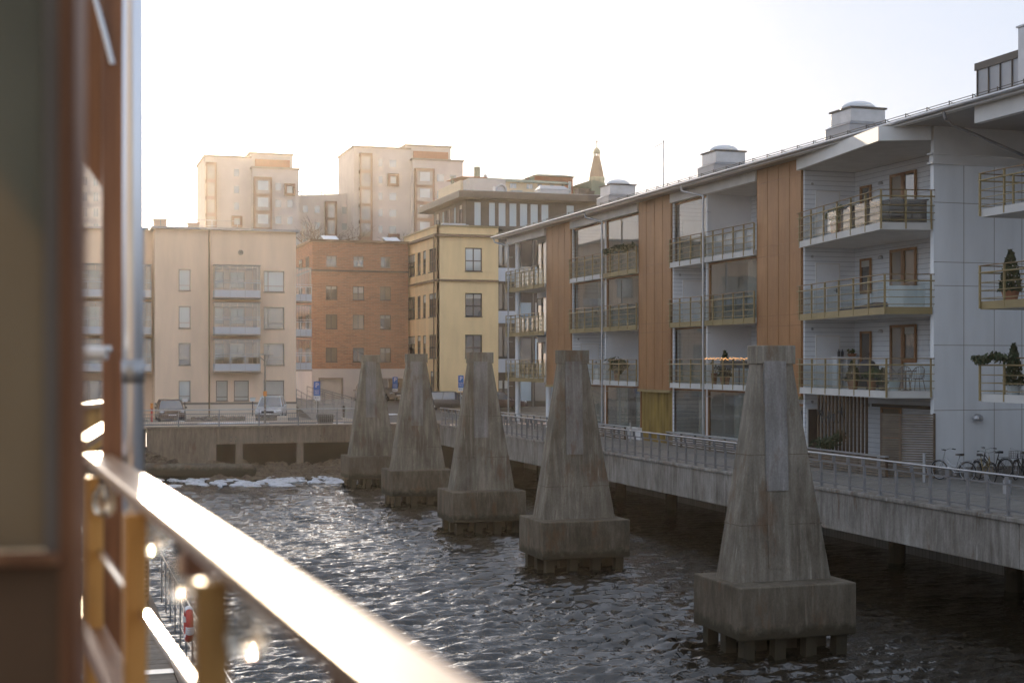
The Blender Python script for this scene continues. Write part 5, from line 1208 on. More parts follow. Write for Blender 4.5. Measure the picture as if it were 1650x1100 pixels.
m = MB(); m.hexa([(x - .42, 89.3, GZ + .02), (x + .42, 89.3, GZ + .02), (x + .42, 89.9, GZ + .02), (x - .42, 89.9, GZ + .02), (x - .5, 89.2, GZ + .55), (x + .5, 89.2, GZ + .55), (x + .5, 90, GZ + .55), (x - .5, 90, GZ + .55)]); m.build('body', MT['binplastic'], t, bevel=.02)
m = MB(); m.hexa([(x - .55, 89.15, GZ + .552), (x + .55, 89.15, GZ + .552), (x + .55, 90.05, GZ + .552), (x - .55, 90.05, GZ + .552), (x - .45, 89.3, GZ + .7), (x + .45, 89.3, GZ + .7), (x + .45, 89.95, GZ + .7), (x - .45, 89.95, GZ + .7)]); m.build('lid', MT['binplastic'], t, bevel=.02)
for px, lab in ((404, 'square concrete block on the kerb left of the street lamp'), (456, 'square concrete block on the kerb right of the silver car')):
    x = gp(px, 94.6); m = MB(); m.box(x - .32, 94.55, GZ, x + .32, 95.1, GZ + .42); tag(m.build('concrete_block', MT['beige_base'], None, bevel=.03), lab, 'block')
# ramp with handrails
t = thing('access_ramp', (19, 103, GZ), 'sloping concrete access ramp with steel handrails between the beige and brick buildings', 'ramp')
xa, xb_ = 16.9, 21.6
m = MB(); m.hexa([(xa, 97.8, GZ - .1), (xb_, 97.8, GZ - .1), (xb_, 108, GZ - .1), (xa, 108, GZ - .1), (xa, 97.8, GZ + .03), (xb_, 97.8, GZ + .03), (xb_, 108, GZ + 1.15), (xa, 108, GZ + 1.15)]); m.build('slab', MT['paving'], t)
def slopedrail(p0, p1, seg, n_, z=1.0):
    m = MB(); p0 = Vector(p0); p1 = Vector(p1); up = Vector((0, 0, 1))
    for h, r_ in ((z, .03), (z * .66, .018), (z * .33, .018)): m.tube(p0 + up * h, p1 + up * h, r_, 6)
    for k in range(n_): q = p0.lerp(p1, k / (n_ - 1)); m.tube(q, q + up * z, .025, 6)
    m.tube(p1 + up * z, p1 + up * (z - .0) + Vector((.5, -.3, 0)), .03, 6); m.build(seg, MT['railmetal'], t)
slopedrail((16.95, 107.5, GZ + 1.15), (17.7, 98.2, GZ + .06), 'handrail', 7)
slopedrail((18.2, 107.8, GZ + 1.15), (20.6, 98.6, GZ + .06), 'handrail', 7)
slopedrail((18.6, 107.2, GZ + 1.1), (21.4, 99.4, GZ + .1), 'handrail', 7)
x = gp(554, 98); m = MB(); m.tube((x, 98, GZ), (x, 98, GZ + .95), .09, 8); m.box(x - .1, 97.88, GZ + .7, x + .1, 98.1, GZ + .78); tag(m.build('bollard', MT['framedark'], None), 'dark bollard with a pale band at the street edge by the ramp', 'bollard')
# low railing at the corner passage
railing('corner_railing', FX(27.2), 78, 90, 1.2, GZ, 'low steel railing at the corner passage under the round column balconies', MT['railmetal'], hi=.8)

# ---------------- quay-side fences, screen, pergola
def slatfence(fr, u0, u1, z0, z1, n_, label, name='slatted_fence', cap=True, post=True, mat='slat'):
    t = thing(name, tuple(fr.P(u0, z0)), label, 'fence'); m = MB(); h = (z1 - z0) / n_
    for k in range(n_): m.fbox(fr, u0, u1, z0 + k * h, z0 + k * h + h * .68, .02, .045)
    m.build('slats', MT[mat], t); m = MB(); n2 = max(1, round((u1 - u0) / 1.6))
    for k in range(n2 + 1): u = u0 + (u1 - u0) * k / n2; m.fbox(fr, u - .04, u + .04, z0 - .02, z1 + .01, -.06, .018)
    m.build('frame', MT['slatdark'], t)
    if cap: m = MB(); m.fbox(fr, u0 - .05, u1 + .05, z1 + .012, z1 + .06, -.09, .08); m.build('capping', MT['metal'], t)
slatfence(FX(27.4), 43.0, 48.4, GZ + .03, GZ + .68, 7, 'low slatted fence with metal capping in front of the angled bay')
slatfence(FX(27.9), 55.0, 62.6, GZ + .03, GZ + .62, 6, 'low slatted fence below the nearer glazed ground floor')
slatfence(FX(27.9), 68.0, 77.0, GZ + .03, GZ + .62, 6, 'low slatted fence below the farther glazed ground floor')
p0 = Vector((27.45, 43.35)); p1 = Vector((28.8, 42.2)); fr_ = Fr((p0.x, p0.y, 0), (p1.x - p0.x, p1.y - p0.y, 0), (-(p1 - p0).normalized().y * -1 * -1, -(p1 - p0).normalized().x, 0))
fr_ = Fr((p0.x, p0.y, 0), (p1.x - p0.x, p1.y - p0.y, 0), ((p1 - p0).y, -(p1 - p0).x, 0))
slatfence(fr_, 0, (p1 - p0).length, GZ + .03, 5.02, 26, 'tall dark slatted privacy screen left of the bicycles', name='privacy_screen', cap=False)
t = thing('slat_pergola', (28.0, 47, GZ), 'row of tall dark vertical slats with a wire monogram below the angled balcony', 'screen')
y0, y1 = onx(1319, 28.0)[0], onx(1396, 28.0)[0]
m = MB()
for k in range(14):
    y = y0 + (y1 - y0) * k / 13; m.box(27.97, y - .035, GZ + .6, 28.05, y + .035, 5.53)
m.build('slats', MT['slatdark'], t); m = MB(); m.box(27.9, y1 - .3, GZ + .3, 28.25, y0 + .2, GZ + .6); m.build('bench_board', MT['slatdark'], t)
ym = onx(1339, 27.9)[0]; zt_ = zat(673, onx(1339, 27.9)[1])
text_mesh('HC', .62, .012, 'black', t, 'wire_letters', (27.9, ym, zt_), (R(90), 0, R(-60)))
m = MB()
for px in (1320.5, 1356):
    y = onx(px, 27.9)[0]
    for a in range(5): m.tube((27.9, y, zt_ + .22), (27.9, y + .2 * cos(a * 1.257 + .3), zt_ + .22 + .2 * sin(a * 1.257 + .3)), .02, 5)
m.build('wire_star', MT['black'], t)
bush((27.6, onx(1330, 27.6)[0], GZ + .1), .6, .6, .42, 900, 4, 'round leafy shrub in front of the dark slats', pot=.45, name='potted_shrub', mat='leaf', size=.08)
for px, y_, h, lab in ((1489, 40.9, .95, 'slim steel bollard in front of the slatted screen'), (1623, 36.6, .42, 'short thick steel bollard behind the quay railing at the right'), (985, 66.5, .95, 'blue-grey post beside the ochre corrugated wall')):
    x = gp(px, y_) if px != 985 else 27.6; 
    m = MB(); m.lathe((x, y_, 0), [(.05 if h > .5 else .13, GZ), (.05 if h > .5 else .13, GZ + h), (.02, GZ + h + .02)], 12); tag(m.build('bollard', MT['metal'], None), lab, 'bollard')
# ================================================================ BICYCLES (length along x, front = -x)
def bike(name, loc, rz, label, frame='black', basket=False, step=True, lean=0):
    t = thing(name, (0, 0, 0), label, 'bicycle'); Rw = .335
    for s, nm in ((-1, 'wheel'), (1, 'wheel')):
        m = MB(); m.torus((s * .54, 0, Rw), Rw - .02, .02, 'y', 32, 6); wh = m.build(nm, MT['black'], t)
        m = MB(); m.torus((s * .54, 0, Rw), Rw - .048, .010, 'y', 28, 5); m.build('rim', MT['metal'], wh)
        m = MB()
        for k in range(16): a = 2 * pi * k / 16; m.tube((s * .54, .012 * (-1) ** k, Rw), (s * .54 + cos(a) * (Rw - .05), 0, Rw + sin(a) * (Rw - .05)), .0028, 3)
        m.tube((s * .54, -.05, Rw), (s * .54, .05, Rw), .02, 8); m.build('spokes', MT['metal'], wh)
        m = MB(); pr = None
        for k in range(13):
            a = radians_(20 if s < 0 else 0) + pi * (.95 * k / 12); x = s * .54 + cos(a) * (Rw + .025); z = Rw + sin(a) * (Rw + .025)
            if pr: m.hexa([(pr[0], -.025, pr[1]), (pr[0], .025, pr[1]), (x, .025, z), (x, -.025, z), (pr[0], -.025, pr[1] + .004), (pr[0], .025, pr[1] + .004), (x, .025, z + .004), (x, -.025, z + .004)])
            pr = (x, z)
        m.build('mudguard', MT['metal' if frame == 'metal' else 'black'], t)
    m = MB(); bb = (0.06, 0, .28); st = (.24, 0, .80); hd = (-.34, 0, .88); hl = (-.38, 0, .72)
    m.path([hl, (-.2, 0, .48), bb], .019, 8); m.path([(-.355, 0, .82), (-.14, 0, .58), (.13, 0, .45)], .016, 8); m.tube(bb, st, .017, 8); m.tube(hl, hd, .021, 8)
    for s in (-1, 1): m.tube((.06, s * .03, .28), (.54, s * .06, Rw), .011, 6); m.tube((.20, s * .02, .68), (.54, s * .06, Rw), .010, 6); m.path([(-.385, s * .03, .70), (-.46, s * .055, .5), (-.54, s * .055, Rw)], .012, 6)
    m.build('frame', MT[frame], t)
    m = MB(); m.tube(hd, (-.315, 0, 1.0), .014, 8)
    for s in (-1, 1): m.path([(-.315, 0, 1.0), (-.34, s * .12, 1.02), (-.30, s * .25, 1.06), (-.14, s * .29, 1.04)], .012, 6)
    hb = m.build('handlebar', MT['metal'], t); m = MB()
    for s in (-1, 1): m.tube((-.22, s * .275, 1.05), (-.10, s * .295, 1.035), .018, 8)
    m.build('grip', MT['black'], hb)
    m = MB(); m.hexa([(.10, -.03, .86), (.10, .03, .86), (.36, .10, .85), (.36, -.10, .85), (.09, -.02, .90), (.09, .02, .90), (.37, .09, .93), (.37, -.09, .93)]); m.tube((.24, 0, .78), (.255, 0, .87), .014, 8); m.build('saddle', MT['black'], t, bevel=.015)
    m = MB(); m.torus((.06, 0, .28), .09, .008, 'y', 20, 5); m.tube((.06, -.10, .28), (.18, -.10, .20), .010, 6); m.tube((.06, .10, .28), (-.06, .10, .36), .010, 6); m.box(.13, -.19, .19, .23, -.10, .21); m.box(-.11, .10, .35, -.01, .19, .37); m.build('crankset', MT['railmetal'], t)
    m = MB(); m.box(.30, -.06, .70, .72, -.05, .715); m.box(.30, .05, .70, .72, .06, .715)
    for k in range(4): m.box(.33 + k * .11, -.05, .702, .345 + k * .11, .05, .712)
    for s in (-1, 1): m.tube((.66, s * .055, .70), (.56, s * .06, Rw), .006, 5)
    m.build('rack', MT['metal'], t)
    m = MB(); m.tube((.45, .05, .30), (.52, .22, .0), .010, 5); m.build('kickstand', MT['metal'], t)
    if basket:
        m = MB(); x0, x1, y0, y1, z0, z1 = -.68, -.40, -.19, .19, .74, .98
        for k in range(4):
            z = z0 + (z1 - z0) * k / 3; m.path([(x0, y0, z), (x1, y0, z), (x1, y1, z), (x0, y1, z), (x0, y0, z)], .005, 4)
        for k in range(6):
            y = y0 + (y1 - y0) * k / 5; m.path([(x0, y, z1), (x0 + .02, y, z0), (x1, y, z0), (x1, y, z1)], .004, 4)
        for k in range(5):
            x = x0 + (x1 - x0) * k / 4; m.path([(x, y0, z1), (x, y0, z0), (x, y1, z0), (x, y1, z1)], .004, 4)
        m.build('basket', MT['railmetal'], t)
    t.location = loc; t.rotation_euler = (lean, 0, rz); return t
def radians_(d): return d * pi / 180
def bp(px, y): return gp(px, y)
bike('bicycle', (bp(1536, 41.2), 41.2, GZ), R(-68), 'bicycle parked end-on at the white panel wall, leftmost of the bicycles, with a white tag', 'metal')
bike('bicycle', (bp(1586, 40.3), 40.3, GZ), R(80), 'bicycle parked end-on in front of the black step-through bicycle', 'olive')
bike('bicycle', (bp(1600, 41.6), 41.6, GZ), R(4), 'black step-through bicycle standing side-on along the white wall', 'black')
bike('bicycle', (bp(1645, 41.0), 41.0, GZ), R(35), 'bicycle with a wire front basket at the right edge of the picture', 'black', basket=True)
# ================================================================ BALCONY FURNITURE AND PLANTS
D1, D2, D3 = [z + DT + .003 for z in zB]
def yx_(px, X): return onx(px, X)[0]
def chair(loc, rz, label):
    t = thing('garden_chair', (0, 0, 0), label, 'chair', 'dark chairs on the lowest angled balcony')
    m = MB(); m.ball((0, 0, .44), .22, .22, .025, 14, 4); m.build('seat', MT['slatdark'], t)
    for (x, y) in ((-.18, -.18), (.18, -.18), (-.18, .18), (.18, .18)): m = MB(); m.tube((x * 1.15, y * 1.15, 0), (x * .8, y * .8, .43), .014, 6); m.build('leg', MT['slatdark'], t)
    m = MB(); pts = [(cos(a) * .24, sin(a) * .24 + .02, .45 + .42 * sin(pi * k / 10) ** .5) for k, a in [(k, pi * k / 10) for k in range(11)]]; m.path(pts, .013, 6)
    for k in range(1, 10): a = pi * k / 10; m.tube((cos(a) * .19, sin(a) * .19, .45), pts[k], .007, 5)
    m.path([(-.24, 0, .62), (-.2, -.18, .62), (-.18, -.18, .44)], .012, 5); m.path([(.24, 0, .62), (.2, -.18, .62), (.18, -.18, .44)], .012, 5); m.build('backrest', MT['slatdark'], t)
    t.location = loc; t.rotation_euler = (0, 0, rz); return t
chair((28.9, yx_(1478, 28.9), D1), R(-60), 'dark spindle-backed chair at the right end of the lowest angled balcony')
chair((29.3, yx_(1458, 29.3), D1), R(-30), 'dark spindle-backed chair, left one of the pair on the lowest angled balcony')
chair((28.6, yx_(1438, 28.6), D1), R(100), 'dark chair beside the white pot on the lowest angled balcony')
def table(c, label):
    t = thing('cafe_table', c, label, 'table'); x, y, z = c; m = MB(); m.lathe((x, y, z), [(.36, .68), (.37, .69), (.37, .71), (.36, .72)], 20); m.build('tabletop', MT['slatdark'], t); m = MB(); m.tube((x, y, z), (x, y, z + .68), .03, 8); m.lathe((x, y, z), [(.22, 0), (.05, .05)], 14); m.build('leg', MT['slatdark'], t)
table((28.7, yx_(1462, 28.7) + .1, D1), 'small round dark table between the chairs on the lowest angled balcony')
c = (27.75, yx_(1441, 27.75), D1); m = MB(); m.lathe(c, [(.13, 0), (.20, .36), (.21, .36), (.21, .39), (.18, .39), (.17, .34)], 16); tag(m.build('plant_pot', MT['pot'], None), 'pale empty pot against the railing of the lowest angled balcony', 'pot')
cone_plant((28.6, yx_(1374, 28.6), D1), .28, .75, 500, 5, .3, 'small conical conifer in a pot on the lowest angled balcony')
bush((28.5, yx_(1405, 28.5), D1), .3, .3, .25, 260, 6, 'leafy plant in a terracotta pot behind the railing of the lowest angled balcony', pot=.3, mat='leaf2')
cone_plant((28.3, yx_(1422, 28.3), D1), .2, .55, 260, 8, .22, 'small brown-green conifer in a wicker pot, middle of the lowest angled balcony', potmat='slat')
t = thing('covered_barbecue', (29.3, yx_(1398, 29.3), D1), 'barbecue under a dark grey cover on the lowest angled balcony', 'barbecue'); x, y, z = t.location
m = MB(); m.hexa([(x - .32, y - .45, z + .05), (x + .32, y - .45, z + .05), (x + .32, y + .45, z + .05), (x - .32, y + .45, z + .05), (x - .22, y - .4, z + .95), (x + .25, y - .4, z + .95), (x + .25, y + .4, z + .95), (x - .22, y + .4, z + .95)]); m.ball((x, y, z + .95), .26, .42, .16, 12, 6); m.build('cover', MT['fabric'], t, bevel=.05)
m = MB(); [m.tube((x + a, y + b, z), (x + a, y + b, z + .1), .03, 8) for a in (-.25, .25) for b in (-.35, .35)]; m.build('castor', MT['black'], t)
t = thing('shelf_cabinet', (30.3, yx_(1377, 30.3), D1), 'white shelf cabinet against the boarded wall of the lowest angled balcony', 'cabinet'); x, y, z = t.location; y = 50.2
m = MB(); a0, a1 = x - .55, x + .4
m.box(a0, y, z, a0 + .04, y + .36, z + 1.2); m.box(a1 - .04, y, z, a1, y + .36, z + 1.2); m.box((a0 + a1) / 2 - .02, y, z + .06, (a0 + a1) / 2 + .02, y + .36, z + 1.16)
for h in (.02, .42, .8, 1.16): m.box(a0 + .04, y + .002, z + h, a1 - .04, y + .358, z + h + .035)
m.box(a0 - .03, y - .03, z + 1.2, a1 + .03, y + .37, z + 1.24); m.build('case', MT['signwhite'], t)
for k, dx in enumerate((-.38, -.22)):
    m = MB(); m.lathe((x + dx, y + .15, z + 1.241), [(.05, 0), (.055, .02), (.055, .18), (.02, .24), (.02, .30)], 12); tag(m.build('dark_bottle', MT['fabric'], None), ('dark bottle standing leftmost on the white cabinet', 'dark bottle nearer the plant on the white cabinet')[k], 'bottle')
bush((x + .22, y + .15, z + 1.241), .16, .16, .12, 90, 9, 'tiny potted plant on top of the white cabinet', pot=.1, name='small_pot_plant', size=.05)
# top angled balcony
t = thing('wicker_storage_box', (28.6, 44.4, D3), 'long dark wicker storage box along the railing of the top angled balcony', 'box'); x = 27.75
m = MB(); m.prism([(27.55, 43.0), (28.8, 42.62), (28.85, 43.3), (27.9, 46.4), (27.6, 46.3)], D3, D3 + .82); m.build('body', MT['black'], t, bevel=.02); m = MB(); m.prism([(27.5, 42.95), (28.83, 42.56), (28.9, 43.35), (27.93, 46.47), (27.55, 46.38)], D3 + .822, D3 + .87); m.build('lid', MT['fabric'], t)
for k, (px, s, sd) in enumerate(((1345, .3, 3), (1358, .3, 7), (1378, .34, 12))): bush((28.5, yx_(px, 28.5), D3 + .0), s, s, .28, 240, sd, ('potted plant with pale flowers at the left of the top angled balcony', 'middle leafy potted plant on the top angled balcony', 'darker leafy potted plant near the storage box on the top angled balcony')[k], pot=.55, size=.07)
m = MB(); y = yx_(1398, 29.2); m.box(28.9, y - .4, D3 + .35, 29.5, y + .4, D3 + .45); m.box(29.4, y - .4, D3 + .45, 29.52, y + .4, D3 + 1.0); m.box(28.9, y - .42, D3, 29.5, y - .34, D3 + .62); m.box(28.9, y + .34, D3, 29.5, y + .42, D3 + .62); tag(m.build('garden_armchair', MT['fabric'], None, bevel=.03), 'grey garden armchair on the top angled balcony left of the dark box', 'chair')
# middle angled balcony
m = MB(); y = yx_(1395, 28.6); m.box(28.2, y - 1.2, D2, 28.9, y + 1.3, D2 + .12); m.hexa([(28.2, y - 1.3, D2 + .12), (28.9, y - 1.3, D2 + .12), (28.9, y + .6, D2 + .12), (28.2, y + .6, D2 + .12), (28.3, y - 1.1, D2 + .30), (28.8, y - 1.1, D2 + .30), (28.8, y + .2, D2 + .17), (28.3, y + .2, D2 + .17)]); tag(m.build('folded_lounger', MT['fabric'], None, bevel=.02), 'dark folded lounger lying on the middle angled balcony', 'lounger')
m = MB(); m.prism([(27.6, 43.15), (28.75, 42.66), (28.77, 42.69), (27.62, 43.18)], D2 + .05, D2 + .78); tag(m.build('white_windbreak', MT['signwhite'], None), 'white windbreak panel at the right end of the middle angled balcony', 'screen')
# right-hand balconies
cone_plant((28.2, 37.3, D2), .36, 1.25, 1100, 14, .3, 'large dark conical evergreen on the middle right-hand balcony', mat='leaf')
t = thing('garden_sofa', (29.3, 36, D2), 'grey garden sofa on the middle right-hand balcony', 'sofa'); m = MB(); m.box(28.3, 33.4, D2 + .12, 29.2, 36.2, D2 + .42); m.build('seat', MT['fabric'], t, bevel=.04); m = MB(); m.box(29.2, 33.4, D2 + .12, 29.4, 36.2, D2 + .85); m.build('backrest', MT['fabric'], t, bevel=.04)
for k, (yy, h) in enumerate(((37.2, 1.25), (36.2, 1.45), (35.6, 1.3))): cone_plant((28.25 + .1 * k, yy, D1), .30, h, 900, 20 + k, .3, ('leftmost of the three conifers on the lowest right-hand balcony', 'tallest and middle conifer on the lowest right-hand balcony', 'right conifer of the three on the lowest right-hand balcony')[k], potmat='pot')
garland((27.6, 38.35, D1 + 1.12), (27.62, 36.3, D1 + 1.17), 'fir garland wound round the rail of the lowest right-hand balcony', 3, n=420)
t = thing('wicker_planter', (29, 35.5, D3), 'dark planter trough on the top right-hand balcony', 'planter'); m = MB(); m.box(28.2, 33.5, D3, 29.0, 36.3, D3 + .9); m.build('trough', MT['slatdark'], t, bevel=.03); m = MB(); m.box(28.27, 33.57, D3 + .901, 28.93, 36.23, D3 + .92); m.build('soil', MT['soil'], t)
# bays A and B
garland((28.28, 67.7, D3 + 1.22), (28.28, 72.0, D3 + 1.22), 'thick fir garland along the top balcony rail above the downpipe bay', 8, n=900)
bush((28.95, yx_(994, 28.95), D1), .55, .55, .5, 420, 31, 'big split-leaved house plant on the lowest open balcony of the farther bay', pot=.5, mat='leaf', size=.16)
cone_plant((28.9, yx_(1168, 28.9), D1), .32, 1.15, 600, 33, .35, 'small fir tree on the lowest balcony with string lights')
bush((28.9, yx_(1150, 28.9), D1), .2, .2, .3, 120, 34, 'spindly plant left of the small fir on the balcony with string lights', pot=.5, mat='leaf', size=.08)
t = thing('planter_box', (28.9, yx_(1185, 28.7), D1), 'dark planter trough behind the string lights', 'planter'); x, y, z = t.location
m = MB(); m.box(28.62, 55.3, D1 + .75, 28.95, 58.4, D1 + 1.08); m.build('trough', MT['black'], t); m = MB()
for yy in (55.4, 56.85, 58.3): m.tube((28.78, yy, D1), (28.78, yy, D1 + .75), .03, 6)
m.build('stand', MT['black'], t)
rd = random.Random(5); m = MB(); pts = [(28.27 + rd.uniform(-.02, .02), 54.7 + k * .105, D1 + 1.17 + .03 * sin(k * 1.7) + rd.uniform(-.02, .02)) for k in range(46)]
m.path(pts, .006, 4); o = m.build('string_lights', MT['black'], None); tag(o, 'warm string lights wound along a low balcony rail next to the nearest pylon', 'string lights')
for p in pts[::1]:
    pass
m = MB()
for p in pts: m.ball(p, .022, n=6, m=4)
m.build('light_bulbs', MT['fairy'], o)['kind'] = 'stuff'
for k, (px, mat_, lab) in enumerate(((966, 'signwhite', 'white box on the lowest open balcony left of the big plant'), (982, 'signwhite', 'second white box on the lowest open balcony, nearer the big plant'))):
    y = yx_(px, 28.9); m = MB(); m.box(28.7, y - .28, D1, 29.1, y + .28, D1 + .62); m.box(28.68, y - .3, D1 + .62, 29.12, y + .3, D1 + .66); tag(m.build('storage_box', MT[mat_], None, bevel=.02), lab, 'box')
# ================================================================ FOREGROUND BALCONY (camera side)
ED = Vector((-.0562, .9984, 0)); NR = Vector((.9984, .0562, 0)); O0 = Vector((.603, .003, 0))
def fg(s, o, z): return O0 + ED * s + NR * o + Vector((0, 0, z))
def fbx(m, s0, s1, o0, o1, z0, z1): return m.hexa([fg(s0, o0, z0), fg(s0, o1, z0), fg(s1, o1, z0), fg(s1, o0, z0), fg(s0, o0, z1), fg(s0, o1, z1), fg(s1, o1, z1), fg(s1, o0, z1)])
t = thing('balcony_railing', tuple(fg(2, 0, 5.0)), 'sunlit varnished wooden balcony railing running out of focus across the foreground', 'railing')
m = MB(); fbx(m, .2, 7.35, -.068, .068, HC - .495, HC - .45); m.build('handrail', MT['handrail'], t, bevel=.008)
for s in (1.75, 3.30, 4.86, 6.45):
    m = MB(); fbx(m, s - .035, s + .035, -.118, -.045, 4.9, HC - .497); m.build('post', MT['post'], t, bevel=.006)
for h, r_ in ((.82, .016),):
    m = MB(); m.tube(fg(.5, -.06, HC - h), fg(7.3, -.06, HC - h), r_, 10); m.build('mid_rail', MT['chrome'], t)
m = MB(); fbx(m, .3, 7.3, -.13, -.03, HC - 1.24, HC - 1.15); m.build('bottom_beam', MT['column'], t, bevel=.01)
m = MB(); fbx(m, .3, 7.3, -.20, -.17, HC - 1.02, HC - .985); m.build('lower_rail', MT['column'], t, bevel=.006)
for s in (1.2, 2.36, 4.1): m = MB(); fbx(m, s - .04, s + .04, -.03, .045, HC - .60, HC - .497); m.build('bracket', MT['column'], t)
for k, (px, py, tt) in enumerate(((245, 858, 4.85), (292, 922, 4.1), (400, 1003, 3.22), (168, 800, 6.1))):
    c = at(px, py, tt); o = thing('bulb_lamp', tuple(c), ('clear glass light bulb hanging under the rail just right of the second post', 'clear glass light bulb hanging left of the nearest big post', 'clear glass light bulb hanging right of the nearest big post', 'clear glass light bulb hanging far along the rail beside the silver pipe')[k], 'light bulb', 'bulb string under the balcony rail')
    m = MB(); m.lathe(tuple(c), [(.014, -.085), (.042, -.070), (.054, -.03), (.050, .010), (.030, .045), (.020, .062)], 16); m.build('glass_bulb', MT['bulb'], o, smooth=True)
    m = MB(); m.lathe(tuple(c), [(.020, .060), (.022, .064), (.022, .105), (.012, .112)], 12); m.build('socket', MT['black'], o)
    m = MB(); m.lathe(tuple(c), [(.003, -.02), (.011, 0), (.006, .05)], 8); m.build('filament_stem', MT['chrome'], o)
# window bay at the left edge
TL = 3.4
def LP(px, py, d=0.0): return at(px, py, TL + d)
t = thing('window_bay', tuple(LP(60, 583)), 'out of focus timber window bay with grey-green glass filling the left edge', 'window')
def slab(px0, px1, py0, py1, d0, d1):
    m = MB(); z0 = zat(py1, TL); z1 = zat(py0, TL); a = LP(px0, 583); b = LP(px1, 583); v = Vector((S, C, 0)); up = Vector((0, 0, 1)); a.z = b.z = 0
    # thickness runs along the balcony direction
    m.hexa([a + up * z0 + v * d0, b + up * z0 + v * d0, b + up * z0 + v * d1 + ED * 0, a + up * z0 + v * d1, a + up * z1 + v * d0, b + up * z1 + v * d0, b + up * z1 + v * d1, a + up * z1 + v * d1]); return m
slab(98, 126, -900, 1500, -.02, .07).build('corner_post', MT['column'], t, bevel=.006)
slab(70, 97.5, -900, 894, .0, .05).build('window_frame', MT['frame'], t, bevel=.004)
slab(-500, 69.5, -900, 888, .02, .035).build('pane', MT['pane'], t)
slab(-500, 102, 889, 906, -.06, .05).build('sill', MT['column'], t, bevel=.004)
slab(-500, 97.5, 907, 1500, -.01, .05).build('lower_panel', MT['cornice'], t)
# column, pipe, eave brace beyond the rail end
m = MB(); c = at(183, 583, 7.0); m.box(c.x - .055, c.y - .05, 2.5, c.x + .055, c.y + .05, 13); tag(m.build('timber_column', MT['column'], None, bevel=.005), 'brown timber column beside the silver pipe', 'column')
c = at(214.5, 583, 6.75); t = thing('silver_downpipe', (c.x, c.y, 3), 'blurred silver downpipe in front of the sun, right of the brown column', 'downpipe')
m = MB(); m.tube((c.x, c.y, 2.6), (c.x, c.y, 13), .050, 20); m.build('pipe', MT['pipegrey'], t, smooth=True); 
for zc in (6.70, 9.6): m = MB(); m.tube((c.x, c.y, zc), (c.x, c.y, zc + .11), .054, 20); m.build('collar', MT['metal'], t, smooth=True)
T2 = 7.15
def poly_at(pts, T, th, mat, nm, label, cat):
    v = Vector((S, C, 0)); m = MB(); n = len(pts); P = [at(x, y, T) for x, y in pts]; m.v = [tuple(p) for p in P] + [tuple(p + v * th) for p in P]
    m.f = [tuple(range(n)), tuple(reversed(range(n, 2 * n)))] + [(i, (i + 1) % n, n + (i + 1) % n, n + i) for i in range(n)]
    return tag(m.build(nm, mat, None), label, cat)
poly_at([(112, -500), (202, -500), (202, 318), (168, 308), (112, 226)], T2, .12, MT['column'], 'eave_brace', 'brown timber brace and eave above the gap between window bay and column', 'beam')
m = MB(); m.tube(at(149, -20, 6.9), at(181, 104, 6.9), .014, 8); tag(m.build('steel_rod', MT['chrome'], None), 'thin bright steel rod slanting down at the top left', 'rod')
o = thing('wall_light', tuple(at(150, 568, 6.6)), 'white horizontal wall light sticking out between window bay and column', 'lamp')
m = MB(); m.tube(at(118, 568, 6.6), at(172, 569, 6.6), .032, 12); m.build('shade', MT['signwhite'], o, smooth=False); m = MB(); m.ball(at(174, 563, 6.6), .02); m.build('end_knob', MT['chrome'], o)
# neighbour's balcony fence seen through the gap
o = thing('neighbour_balcony_fence', tuple(at(150, 690, 10)), 'yellow boarded balcony fence with bright top edge seen through the gap at the left', 'fence')
v = Vector((S, C, 0))
def bar(p, q, w_, h_): 
    m = MB(); n = Vector((C, -S, 0)) * w_; up = Vector((0, 0, h_)); m.hexa([p - n, q - n, q + n, p + n, p - n + up, q - n + up, q + n + up, p + n + up]); return m
p, q = at(100, 664, 10), at(168, 650, 10.6); bar(p, q + Vector((0, 0, -.02)), .05, .04).build('top_rail', MT['handrail'], o)
m = MB(); b_ = p.copy(); c_ = q.copy(); m.hexa([b_ - Vector((0, 0, .42)), c_ - Vector((0, 0, .30)), c_ - Vector((0, 0, .30)) + v * .03, b_ - Vector((0, 0, .42)) + v * .03, b_ - Vector((0, 0, .005)), c_ - Vector((0, 0, .025)), c_ - Vector((0, 0, .025)) + v * .03, b_ - Vector((0, 0, .005)) + v * .03]); m.build('boards', MT['post'], o)
p, q = at(128, 722, 8.2), at(178, 690, 9.4); bar(p, q, .05, .045).build('middle_rail', MT['handrail'], o)
# ================================================================ JETTY BELOW
t = thing('wooden_jetty', (1.4, 30, .5), 'grey planked wooden jetty low over the water below the balcony', 'jetty')
m = MB(); y = 14.0; rd = random.Random(2)
while y < 39.6: m.box(-.6, y, .44 + rd.uniform(-.004, .004), 2.28, y + .135, .48 + rd.uniform(-.004, .004)); y += .145
m.build('planks', MT['slat'], t); m = MB(); m.box(2.29, 14, .34, 2.45, 39.6, .53); m.box(-.5, 14, .2, -.3, 39.5, .435); m.box(1.9, 14, .2, 2.1, 39.5, .435); m.build('edge_beam', MT['slatdark'], t)
m = MB()
for y in (29.6, 36.5): m.box(.4, y, .486, 2.35, y + .42, .50)
m.build('grating', MT['metal'], t)
for y in range(15, 40, 4):
    m = MB(); m.tube((2.2, y, -2), (2.2, y, .43), .12, 8); m.tube((-.3, y, -2), (-.3, y, .2), .12, 8); m.build('pile', MT['slatdark'], t)
t = thing('jetty_railing', (2.6, 30, .5), 'thin steel railing along the water side of the jetty', 'railing')
m = MB(); 
for z in (1.6, 1.3, 1.0, .75): m.tube((2.72, 15, z), (2.72, 39.6, z), .022 if z > 1.5 else .010, 8)
m.build('rails', MT['chrome'], t)
y = 15.4
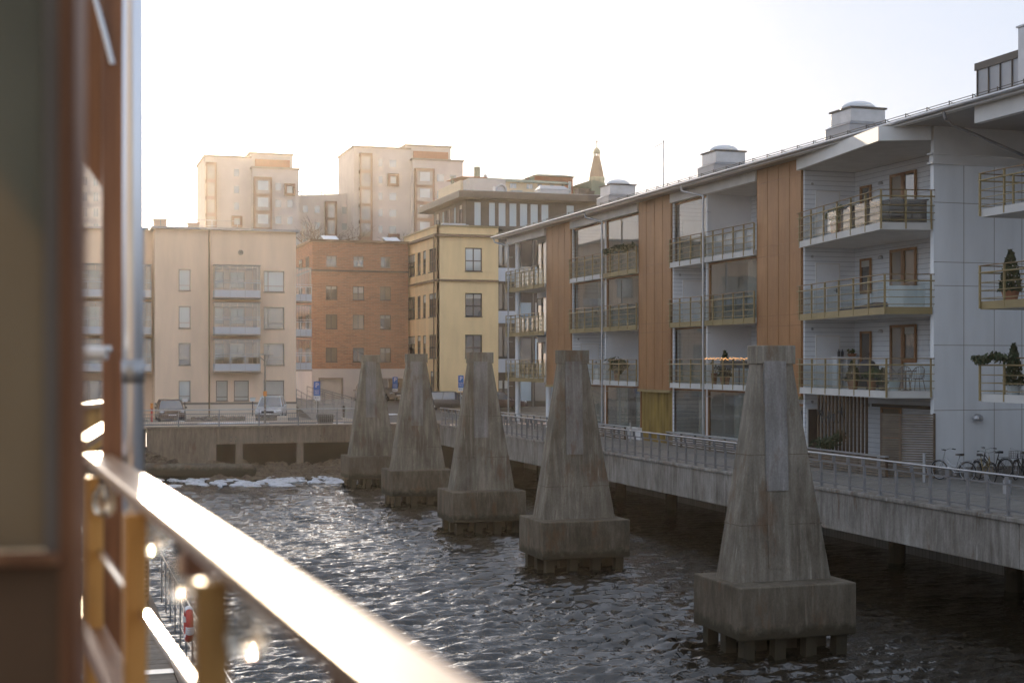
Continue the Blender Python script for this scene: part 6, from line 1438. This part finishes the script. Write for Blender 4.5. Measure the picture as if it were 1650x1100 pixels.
while y < 39.7: m = MB(); m.tube((2.72, y, .3), (2.72, y, 1.6), .02, 6); m.tube((2.72, y, .45), (2.42, y, .45), .02, 6); m.build('post', MT['railmetal'], t); y += 1.5
t = thing('jetty_gate', (1.2, 39.2, .5), 'slatted dark wooden gate at the end of the jetty', 'gate')
m = MB()
for k in range(8): m.box(-.4, 38.6, .62 + k * .125, 2.3, 38.63, .69 + k * .125)
m.build('slats', MT['slatdark'], t); m = MB()
for x in (-.4, .5, 1.4, 1.95, 2.3): m.box(x - .04, 38.64, .48, x + .04, 38.70, 1.62)
m.box(-.5, 38.52, 1.625, 2.4, 38.78, 1.68); m.build('frame', MT['handrail'], t)
c = Vector((2.62, 29.7, 1.5)); t = thing('lifebuoy', tuple(c), 'red and white lifebuoy hung on the jetty railing', 'lifebuoy')
m = MB(); m.torus((2.58, 29.7, 1.45), .30, .075, 'x', 28, 10); ring = m.build('ring', MT['red'], t, smooth=True)
for a0 in (0, pi / 2, pi, 3 * pi / 2):
    m = MB()
    for k in range(4):
        a = a0 + k * .12; b = a + .12; m.tube((2.58, 29.7 + .30 * cos(a), 1.45 + .30 * sin(a)), (2.58, 29.7 + .30 * cos(b), 1.45 + .30 * sin(b)), .081, 10)
    m.build('white_band', MT['signwhite'], ring)
# camera-side building and left-bank neighbour (outside the frame / behind the window bay; they shade and mirror)
m = MB(); m.box(-16, -14, 0, -1.9, 3.0, 14); o = tag(m.build('balcony_building', MT['quay'], None), 'the pale building the picture is taken from, left of the frame', 'building')
# ================================================================ HAZE
m = MB(); m.box(-950, -230, -3.2, 950, 1560, 72); hz = m.build('haze', None, None); tag(hz, 'thin warm winter haze glowing towards the low sun', None, None, 'stuff')
hm = bpy.data.materials.new('haze_air'); hm.use_nodes = True; nt = hm.node_tree; nt.nodes.clear()
out = nt.nodes.new('ShaderNodeOutputMaterial'); pv = nt.nodes.new('ShaderNodeVolumePrincipled'); nt.links.new(pv.outputs[0], out.inputs['Volume'])
pv.inputs['Color'].default_value = (1.0, .91, .80, 1); pv.inputs['Density'].default_value = .00018; pv.inputs['Anisotropy'].default_value = .74
hz.data.materials.append(hm)
